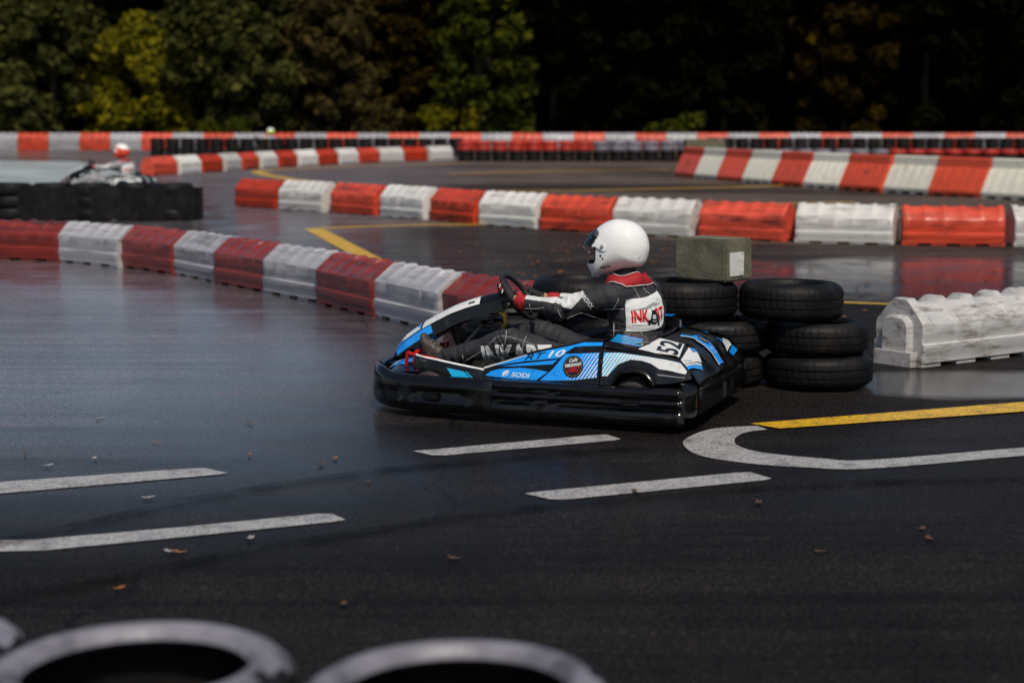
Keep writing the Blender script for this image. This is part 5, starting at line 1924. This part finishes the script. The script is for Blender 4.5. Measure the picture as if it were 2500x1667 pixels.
# shoes
for nm_, dx_, dy_, dz_ in (('l', 0, 0.205, 0), ('r', -0.045, -0.16, 0.055)):
    bm = bmesh.new()
    hull_into(bm, sph((0.775 + dx_, dy_, 0.290 + dz_), 0.038) + sph((0.745 + dx_, dy_, 0.325 + dz_), 0.044) + sph((0.800 + dx_, dy_, 0.335 + dz_), 0.036))
    hull_into(bm, sph((0.790 + dx_, dy_, 0.300 + dz_), 0.040) + sph((0.822 + dx_, dy_ + 0.004, 0.385 + dz_), (0.032, 0.046, 0.030)) + sph((0.775 + dx_, dy_, 0.345 + dz_), 0.036))
    hull_into(bm, sph((0.822 + dx_, dy_ + 0.004, 0.385 + dz_), (0.032, 0.046, 0.030)) + sph((0.832 + dx_, dy_ + 0.004, 0.418 + dz_), (0.024, 0.038, 0.022)))
    me = bpy.data.meshes.new('raw')
    bm.to_mesh(me)
    bm.free()
    t_ = bpy.data.objects.new('raw', me)
    C.objects.link(t_)
    r2 = t_.modifiers.new('r', 'REMESH')
    r2.mode = 'VOXEL'
    r2.voxel_size = 0.006
    s2 = t_.modifiers.new('s', 'SMOOTH')
    s2.iterations = 6
    dg = bpy.context.evaluated_depsgraph_get()
    sme = bpy.data.meshes.new_from_object(t_.evaluated_get(dg))
    bpy.data.objects.remove(t_)
    sme.materials.append(M['shoe'])
    sme.materials.append(M['sole'])
    for p in sme.polygons:
        p.use_smooth = True
        d_ = Vector((0.93, 0, -0.36))
        if (p.center - Vector((0.80 + dx_, dy_, 0.34 + dz_))).dot(d_) > 0.030:
            p.material_index = 1
    mb = MB()
    for k_ in range(4):
        z0 = 0.345 + dz_ + k_ * 0.016
        x0 = 0.737 + dx_ + k_ * 0.0145
        mb.tube([(x0 + 0.004, dy_ - 0.024, z0 - 0.004), (x0 - 0.007, dy_, z0 + 0.006), (x0 + 0.004, dy_ + 0.026, z0 - 0.004)], 0.0028, 5)
    mb.tube([(0.742 + dx_, dy_ + 0.01, 0.345 + dz_), (0.725 + dx_, dy_ + 0.035, 0.338 + dz_), (0.735 + dx_, dy_ + 0.046, 0.322 + dz_)], 0.0026, 5)
    mb.build('lace', 'sole', driver, True, None)
    so = bpy.data.objects.new('shoe', sme)
    C.objects.link(so)
    so.parent = driver

# helmet
HC = Vector((-0.325, 0, 0.960))
HO = catmull([(-0.335, 1.135, 0), (-0.42, 1.115, 0), (-0.478, 1.062, 0), (-0.503, 0.990, 0), (-0.498, 0.925, 0), (-0.472, 0.870, 0), (-0.40, 0.846, 0), (-0.32, 0.828, 0), (-0.24, 0.805, 0), (-0.178, 0.786, 0),
              (-0.150, 0.815, 0), (-0.131, 0.868, 0), (-0.128, 0.915, 0), (-0.131, 0.955, 0), (-0.142, 1.005, 0), (-0.172, 1.060, 0), (-0.225, 1.105, 0), (-0.28, 1.130, 0)], 10, True)
hphi = np.array([math.atan2(p.y - HC.z, p.x - HC.x) for p in HO])
hr = np.array([math.hypot(p.y - HC.z, p.x - HC.x) for p in HO])
order = np.argsort(hphi)
hphi, hr = hphi[order], hr[order]
hphi = np.concatenate([hphi - 2 * math.pi, hphi, hphi + 2 * math.pi])
hr = np.concatenate([hr, hr, hr])


def helm(phi, t, k_=1.0, w_=0.136):
    r_ = float(np.interp(phi, hphi, hr)) * k_
    ct = max(0.0, math.cos(t))
    # fuller than an ellipsoid on the flanks
    ct = ct ** 0.92
    return Vector((HC.x + r_ * ct * math.cos(phi), w_ * k_ * math.sin(t), HC.z + r_ * ct * math.sin(phi)))


def shell(name, k_, keep, mats, parent, idxf=None, NP=168, NT=72, w_=0.136, post=None):
    vs, fs, mi = [], [], []
    for j in range(NT + 1):
        t = -math.pi / 2 + math.pi * j / NT
        for i in range(NP):
            vs.append(helm(-math.pi + 2 * math.pi * i / NP, t, k_, w_))
    for j in range(NT):
        for i in range(NP):
            q = (j * NP + i, j * NP + (i + 1) % NP, (j + 1) * NP + (i + 1) % NP, (j + 1) * NP + i)
            c = sum((vs[a] for a in q), Vector()) / 4
            if keep(c):
                fs.append(q)
                mi.append(idxf(c) if idxf else 0)
    if post:
        vs = [post(v) for v in vs]
    o = obj(name, vs, fs, mats, parent, True, mi)
    bm = bmesh.new()
    bm.from_mesh(o.data)
    bmesh.ops.remove_doubles(bm, verts=bm.verts, dist=1e-5)
    bmesh.ops.delete(bm, geom=[v for v in bm.verts if not v.link_faces], context='VERTS')
    for _ in range(10):                                     # even out the cut edges
        new = {}
        for v_ in bm.verts:
            nb = [e.other_vert(v_) for e in v_.link_edges if e.is_boundary]
            if len(nb) == 2:
                new[v_] = v_.co * 0.4 + (nb[0].co + nb[1].co) * 0.3
        for v_, c_ in new.items():
            v_.co = c_
    bmesh.ops.recalc_face_normals(bm, faces=bm.faces)
    bm.to_mesh(o.data)
    bm.free()
    return o


def port(c, m=0.0):
    """eye port in side view, rounded corners"""
    x, z = c.x, c.z
    if x < -0.206 - m or z < 0.880 - m or z > 1.036 + m:
        return False
    for (cx, cz) in ((-0.186, 0.900), (-0.186, 1.016)):
        if x < cx and ((z < cz) if cz < 0.95 else (z > cz)):
            return (x - cx) ** 2 + (z - cz) ** 2 < (0.020 + m) ** 2
    return True


def under(c):
    return c.z < 0.842 - (c.x + 0.472) * 0.20 + 0.018 and abs(c.y) < 0.092 and c.x < -0.215 and c.z < 0.87


hel = shell('helmet', 1.0, lambda c: not port(c) and not under(c), 'helmet', driver)
sm_ = hel.modifiers.new('thick', 'SOLIDIFY')
sm_.thickness = 0.006
sm_.offset = -1
shell('port_trim', 1.003, lambda c: port(c, 0.007) and not port(c, -0.002), 'liner', hel)
ln = shell('lining', 0.955, lambda c: not (c.x > -0.215 and 0.885 < c.z < 1.03) and not under(c), 'liner', hel, NP=84, NT=36)
hinge = Vector((-0.262, 0, 0.978))


def raise_visor(v):
    a = R(27)
    d_ = v - hinge
    return Vector((hinge.x + d_.x * math.cos(a) - d_.z * math.sin(a), v.y, hinge.z + d_.x * math.sin(a) + d_.z * math.cos(a)))


def visor_keep(c):
    return c.x > -0.205 and 0.900 < c.z < 1.038 or (c.x > -0.275 and 0.955 < c.z < 1.002) or (c.x - hinge.x) ** 2 + (c.z - hinge.z) ** 2 < 0.026 ** 2


shell('visor', 1.035, visor_keep, ['visor', 'helmet'], hel, lambda c: 1 if c.x < -0.200 else 0, post=raise_visor)
mb = MB()
for s in (1, -1):
    t = math.asin(min(1, 0.131 / 0.136))
    mb.lathe([(0.0, 0.005), (0.009, 0.005), (0.011, 0.002), (0.012, -0.004)], 16, (hinge.x + 0.004, s * 0.1375 + (0 if s > 0 else 0), hinge.z), 'Y')
mb.build('hinge_screw', 'sticker_grey', hel, True, 40)
hb = BVHTree.FromPolygons([tuple(v.co) for v in hel.data.vertices], [tuple(p.vertices) for p in hel.data.polygons])


def hproj(off):
    def f(x, z):
        hit, n_, _, _ = hb.ray_cast(Vector((x, 0.4, z)), Vector((0, -1, 0)))
        if hit is None:
            hit, n_, _, _ = hb.find_nearest(Vector((x, 0.1, z)))
        return hit + Vector((n_.x, abs(n_.y), n_.z)) * off
    return f


text_on('lettering', 'ARROXX', 0.020, hproj(0.0012), (-0.242, 0.848), (-0.985, 0.17), (0.0, 1), 'sticker_black', hel, fit=0.062, thick=0.0006)
for (x, z, r_) in ((-0.262, 0.909, 0.006), (-0.498, 0.905, 0.006), (-0.248, 0.925, 0.007), (-0.222, 1.008, 0.009)):
    patch('vent', disc((x, z), r_, 12), hproj(0.0012), 'sticker_black', hel, 0.01)
patch('chin_vent', [(-0.152, 0.845), (-0.170, 0.806), (-0.174, 0.810), (-0.157, 0.848)], hproj(0.0015), 'sticker_grey', hel, 0.01)
for s in (1, -1):
    mb = MB()
    mb.add(*[(sph((-0.228, 0.032 * s, 0.965), 0.012, 10)), []])
    bm = bmesh.new()
    hull_into(bm, sph((-0.230, 0.032 * s, 0.965), 0.012, 12))
    me = bpy.data.meshes.new('eye')
    bm.to_mesh(me)
    bm.free()
    me.materials.append(M['eye'])
    eo = bpy.data.objects.new('eye', me)
    C.objects.link(eo)
    eo.parent = driver
# printed bars on the glove knuckles
c, outw, tang, fings, thumb = finger_sets(1)
mb = MB()
for k_ in range(4):
    p = (fings[k_][0] + fings[k_][1]) / 2 + outw * 0.0095
    hit, n_, _, _ = bvh.find_nearest(p)
    if n_.dot(outw) < 0:
        n_ = -n_
    mb.box(hit + n_ * 0.0012, (0.024, 0.006, 0.002), n_.to_track_quat('Z', 'X').to_matrix(), k_ % 2)
mb.build('glove_print', ['sticker_white', 'sticker_red'], driver, False)

# ---- two more karts, far off behind the tyre walls
EXTRA = [((-8.55, 37.4, 0), R(168), 'go-kart half hidden behind the left-hand tyre wall', 'driver in red and white helmet and grey suit behind the left-hand tyre wall', (0.70, 0.06, 0.015), (0.30, 0.29, 0.31)),
         ((-11.35, 81.0, 0), R(175), 'distant go-kart hidden behind the far black tyre wall', 'distant driver with pale blue and yellow helmet behind the far tyre wall', (0.50, 0.70, 0.01), (0.45, 0.50, 0.58))]
for (loc, rz, kl, dl, hc, sc) in EXTRA:
    k2 = copy_tree(kart)
    k2.location, k2.rotation_euler = loc, (0, 0, rz)
    tag(k2, kl, 'go-kart', 'go-karts')
    for ch in [c for c in k2.children_recursive if c.type == 'MESH']:
        for sl in ch.material_slots:
            if sl.material in (M['blue'], M['cyan']):
                keep = sl.material
                sl.link = 'OBJECT'
                sl.material = M['sticker_grey'] if keep == M['blue'] else M['sticker_white']
    d2 = copy_tree(driver)
    d2.location, d2.rotation_euler = loc, (0, 0, rz)
    tag(d2, dl, 'person', 'kart drivers')
    hm = pmat('helmet lacquer ' + dl[-8:], hc, 0.15, var=0.05, coat=0.6)
    cm = body_material('suit cloth ' + dl[-8:], sc)
    for ch in d2.children:
        nm_ = ch.name.split('.')[0]
        if nm_ == 'helmet':
            # coloured band under a white crown
            ch.data = ch.data.copy()
            ch.data.materials.append(hm)
            for p in ch.data.polygons:
                z_, x_ = p.center.z, p.center.x
                if 0.84 < z_ < 1.04 + 0.2 * (x_ + 0.33):
                    p.material_index = 1
        elif nm_ == 'body':
            ch.material_slots[0].link = 'OBJECT'
            ch.material_slots[0].material = cm

# ------------------------------------------------------------------ trees
LEAF = {
    'green': leaf_mat('dull green leaves', (0.022, 0.026, 0.008), (0.045, 0.050, 0.014), (0.10, 0.096, 0.026)),
    'yellow': leaf_mat('yellowing leaves', (0.052, 0.054, 0.006), (0.115, 0.108, 0.008), (0.22, 0.18, 0.010)),
    'brown': leaf_mat('browning leaves', (0.022, 0.019, 0.008), (0.048, 0.038, 0.014), (0.095, 0.070, 0.020)),
    'fresh': leaf_mat('fresh green leaves', (0.014, 0.022, 0.004), (0.034, 0.046, 0.007), (0.10, 0.10, 0.010)),
    'dark': leaf_mat('shade-dark foliage', (0.003, 0.0035, 0.0015), (0.005, 0.006, 0.002), (0.011, 0.010, 0.003)),  # near-black: the right-hand trees' shade is put into the leaf colour
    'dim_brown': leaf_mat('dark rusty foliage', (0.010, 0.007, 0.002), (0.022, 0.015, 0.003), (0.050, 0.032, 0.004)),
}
M['bark'] = pmat('bark', (0.045, 0.035, 0.025), 0.9, var=0.4, scale=8, bump=0.8, bump_scale=25)
M['bark_dark'] = pmat('dark bark', (0.004, 0.0035, 0.003), 0.95, var=0.4, scale=8, spec=0.03)  # bark darkened too, so trunks among the shaded foliage stay black


def leaf_cloud(centers, radii, per, size, seed, flat=0.75):
    rg = np.random.default_rng(seed)
    cs = np.repeat(centers, per, axis=0)
    rr = np.repeat(radii, per)
    n = len(cs)
    d_ = rg.normal(size=(n, 3))
    d_ /= np.linalg.norm(d_, axis=1)[:, None]
    rad = rg.uniform(0.25, 1.0, n) ** 0.5 * rr
    p = cs + d_ * rad[:, None] * np.array([1, 1, flat])
    keep = p[:, 2] > 0.12
    p = p[keep]
    n = len(p)
    nrm = d_[keep] * 0.6 + rg.normal(size=(n, 3)) * 0.7 + np.array([0, 0, 0.5])
    nrm /= np.linalg.norm(nrm, axis=1)[:, None]
    a = np.cross(nrm, rg.normal(size=(n, 3)))
    a /= np.linalg.norm(a, axis=1)[:, None]
    b = np.cross(nrm, a)
    s_ = rg.uniform(0.35, 1.0, n)[:, None] ** 1.5 * size * 2.1
    v = np.stack([p - a * s_ * 0.5, p + b * s_ * 0.32 + nrm * s_ * 0.06, p + a * s_ * 0.55, p - b * s_ * 0.32 + nrm * s_ * 0.06], axis=1).reshape(-1, 3)
    return v, n


def quads_mesh(name, v, n, mat):
    me = bpy.data.meshes.new(name)
    me.vertices.add(n * 4)
    me.vertices.foreach_set('co', v.astype('f').ravel())
    me.loops.add(n * 4)
    me.loops.foreach_set('vertex_index', np.arange(n * 4, dtype='i'))
    me.polygons.add(n)
    me.polygons.foreach_set('loop_start', np.arange(0, n * 4, 4, dtype='i'))
    me.update(calc_edges=True)
    me.materials.append(mat)
    return me


def tree(x, y, h, rx, kind, label, seed, low=0.6, clumps=46, per=150, size=0.30, dark=False, group='trees behind the track'):
    rs = random.Random(seed)
    rg = np.random.default_rng(seed)
    e = empty('tree', (x, y, 0), rs.uniform(0, 6.28))
    tag(e, label, 'tree', group)
    mb_ = MB()
    lean = Vector((rs.uniform(-.3, .3), rs.uniform(-.3, .3), 0))
    mb_.tube([Vector((0, 0, -0.1)), Vector((0, 0, h * 0.2)) + lean * 0.2, Vector((0, 0, h * 0.5)) + lean * 0.6, Vector((0, 0, h * 0.85)) + lean], [0.26, 0.20, 0.14, 0.04], 10)
    cs, rads = [], []
    for k_ in range(clumps):
        t = rs.random() ** 0.85
        z = low + (h - low) * t
        prof = math.sin(math.pi * min(1, 0.22 + 0.78 * t)) ** 0.6
        a = rs.uniform(0, 2 * math.pi)
        rr = rx * prof * (rs.random() ** 0.4)
        c_ = Vector((rr * math.cos(a), rr * math.sin(a), z))
        cs.append(c_)
        rads.append(rs.uniform(0.55, 1.15) * rx * 0.30)
        if k_ % 4 == 0:
            b0 = Vector((0, 0, max(0.5, z * 0.75)))
            mb_.tube([b0, b0 * 0.4 + c_ * 0.6 + Vector((0, 0, 0.2)), c_], [0.07, 0.045, 0.015], 6)
    mb_.build('trunk', 'bark_dark' if dark else 'bark', e)
    v, n = leaf_cloud(np.array([tuple(c_) for c_ in cs]), np.array(rads), per, size, seed)
    me = quads_mesh('crown', v, n, LEAF[kind])
    o = bpy.data.objects.new('crown', me)
    C.objects.link(o)
    o.parent = e
    return e


TREES = [   # x, y, height, radius, kind, label
    (-27.5, 93, 8.6, 3.6, 'green', 'dull green tree at the left edge above the long barrier row'),
    (-23.6, 91.0, 8.5, 3.2, 'green', 'dull green tree just left of the bright yellow tree'),
    (-19.0, 91.6, 6.6, 2.9, 'yellow', 'bright yellow-green tree in the left of the tree line'),
    (-15.6, 91.4, 8.6, 3.0, 'green', 'dull green tree just right of the bright yellow tree'),
    (-12.6, 92.5, 8.6, 2.6, 'green', 'dull green tree left of the brown tree, behind the distant yellow helmet'),
    (-9.2, 91.8, 9.0, 2.5, 'brown', 'brown autumn tree in the left half of the tree line'),
    (-5.9, 95.0, 9.5, 1.9, 'dim_brown', 'dark tree between the brown tree and the fresh green tree'),
    (-1.6, 91.5, 8.5, 2.5, 'fresh', 'fresh green tree with yellow tints near the centre of the tree line'),
    (2.2, 94.5, 15, 2.7, 'dark', 'dark tree right of the fresh green tree'),
    (6.6, 94.0, 17, 2.9, 'dark', 'black tree right of the centre, above the grey concrete block'),
    (11.2, 94.0, 18, 2.9, 'dark', 'black tree left of the dim rusty tree'),
    (17.2, 92.5, 12, 2.5, 'dim_brown', 'dim rusty yellow tree in the right of the tree line'),
    (21.8, 94.0, 18, 2.9, 'dark', 'black tree right of the dim rusty tree'),
    (26.6, 93.5, 18, 3.0, 'dark', 'black tree at the right edge'),
]
for i, (x, y, h, rx, kd, lab) in enumerate(TREES):
    tree(x, y, h, rx, kd, lab, 100 + i, dark=(kd in ('dark', 'dim_brown')), clumps=95, per=150, size=0.34)
# low bushes at the foot of the line
BUSH = [(-14.6, 89.6, 1.5, 'fresh', 'small fresh green bush below the dull green trees'), (-3.2, 89.8, 2.2, 'yellow', 'low yellowish bush left of the fresh green tree'), (-6.9, 89.8, 2.2, 'brown', 'low brown bush right of the brown tree'),
        (8.2, 89.8, 1.7, 'fresh', 'low green bush below the black trees')]
for i, (x, y, h, kd, lab) in enumerate(BUSH):
    e = empty('bush', (x, y, 0))
    tag(e, lab, 'bush', 'bushes below the trees')
    rs = random.Random(300 + i)
    cs = np.array([(rs.uniform(-1.2, 1.2), rs.uniform(-.6, .6), rs.uniform(0.3, h)) for _ in range(16)])
    v, n = leaf_cloud(cs, np.full(16, 0.5), 110, 0.24, 300 + i)
    o = bpy.data.objects.new('foliage', quads_mesh('foliage', v, n, LEAF[kd]))
    C.objects.link(o)
    o.parent = e
    mb = MB()
    for c_ in cs[:6]:
        mb.tube([(0, 0, 0), tuple(c_ * 0.5 + np.array([0, 0, .2])), tuple(c_)], [0.03, 0.02, 0.008], 5)
    mb.build('stem', 'bark_dark', e)
# the wood behind: one mass
rg = np.random.default_rng(5)
n_c = 3200
cx = rg.uniform(-110, 110, n_c)
cy = rg.uniform(97, 109, n_c) - np.clip(np.abs(cx) - 40, 0, 100) * 0.5
top_h = np.where(cx < -8, 9.6, 19.0)
cz = rg.uniform(0.4, 1, n_c) ** 1.0 * rg.uniform(0, 1, n_c) * top_h + 0.3
v, n = leaf_cloud(np.stack([cx, cy, cz], 1), rg.uniform(1.3, 2.4, n_c), 75, 0.95, 6)
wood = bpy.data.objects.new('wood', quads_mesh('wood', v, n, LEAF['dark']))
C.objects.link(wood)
tag(wood, 'dark mass of the wood behind the first trees', 'woodland', kind='stuff')

# ------------------------------------------------------------------ fallen leaves
M['leaf_orange'] = pmat('orange fallen leaf', (0.30, 0.11, 0.012), 0.6, var=0.35, scale=30)
M['leaf_pale'] = pmat('wet pale leaf', (0.34, 0.30, 0.26), 0.25, var=0.2, scale=30)
M['leaf_brown'] = pmat('brown fallen leaf', (0.10, 0.045, 0.014), 0.6, var=0.35, scale=30)


def leaf_geom(sz, seed):
    rs = random.Random(seed)
    pts = []
    n = 14
    for i in range(n):
        a = 2 * math.pi * i / n
        r_ = sz * (0.55 + 0.45 * abs(math.cos(a))) * (0.8 + 0.3 * (i % 2)) * rs.uniform(0.85, 1.15)
        pts.append(Vector((r_ * math.cos(a), r_ * 0.7 * math.sin(a), 0)))
    vs = [Vector((0, 0, 0.002))] + pts
    for p in vs:
        p.z = 0.004 + 0.14 * abs(p.y) + 0.5 * p.x * p.x / sz * 0.4 + rs.uniform(0, 0.002)
    return vs, [(0, 1 + i, 1 + (i + 1) % n) for i in range(n)]


NEAR = [(-1.9, 9.25, 'o'), (-1.45, 6.33, 'o'), (-2.51, 8.93, 'b'), (-2.12, 8.8, 'p'), (-2.31, 8.62, 'p'), (-2.37, 9.99, 'p'), (-1.49, 9.85, 'b'), (-1.66, 7.88, 'p'), (-1.37, 6.88, 'p'), (-1.33, 6.87, 'o'),
        (-1.08, 7.1, 'p'), (-1.35, 8.91, 'o'), (-0.9, 8.81, 'o'), (-0.68, 8.23, 'b'), (0.57, 8.02, 'b'), (1.11, 7.77, 'b'), (1.73, 7.27, 'b'), (-0.23, 6.77, 'b'), (-0.6, 6.12, 'b'), (1.72, 7.1, 'b'), (1.23, 6.88, 'b'),
        (-0.95, 8.66, 'b')]
LK = {'o': ('leaf_orange', 'small orange fallen leaf lying on the dark asphalt'), 'p': ('leaf_pale', 'small wet pale leaf shining on the dark asphalt'), 'b': ('leaf_brown', 'small brown fallen leaf lying on the dark asphalt')}
for i, (x, y, k_) in enumerate(NEAR):
    vs, fs = leaf_geom(random.uniform(0.020, 0.034), 500 + i)
    o = obj('fallen_leaf', vs, fs, LK[k_][0], None, True)
    o.location = (x, y, 0.004)
    o.rotation_euler = (0, 0, random.uniform(0, 6.28))
    tag(o, LK[k_][1], 'leaf', 'fallen leaves near the camera, ' + LK[k_][1].split()[1])
vs_all, fs_all, mi = [], [], []
for i in range(520):
    zone = random.random()
    if zone < 0.55:
        x, y = random.gauss(0.9, 1.3), random.uniform(13.5, 24)
    elif zone < 0.85:
        x, y = random.uniform(-9, 9), random.uniform(24, 60)
    else:
        x, y = random.uniform(2.5, 7), random.uniform(13, 20)
    if x < -0.3 and y < 21.5:
        continue
    vs, fs = leaf_geom(random.uniform(0.03, 0.055), 900 + i)
    a = random.uniform(0, 6.28)
    n0 = len(vs_all)
    vs_all += [Vector((x + p.x * math.cos(a) - p.y * math.sin(a), y + p.x * math.sin(a) + p.y * math.cos(a), p.z + 0.004)) for p in vs]
    fs_all += [tuple(q + n0 for q in f) for f in fs]
    mi += [0 if random.random() < 0.5 else 1] * len(fs)
tag(obj('leaf_litter', vs_all, fs_all, ['leaf_orange', 'leaf_brown'], None, True, mi), 'scattered orange and brown leaves on the track beyond the kart', 'leaves', kind='stuff')
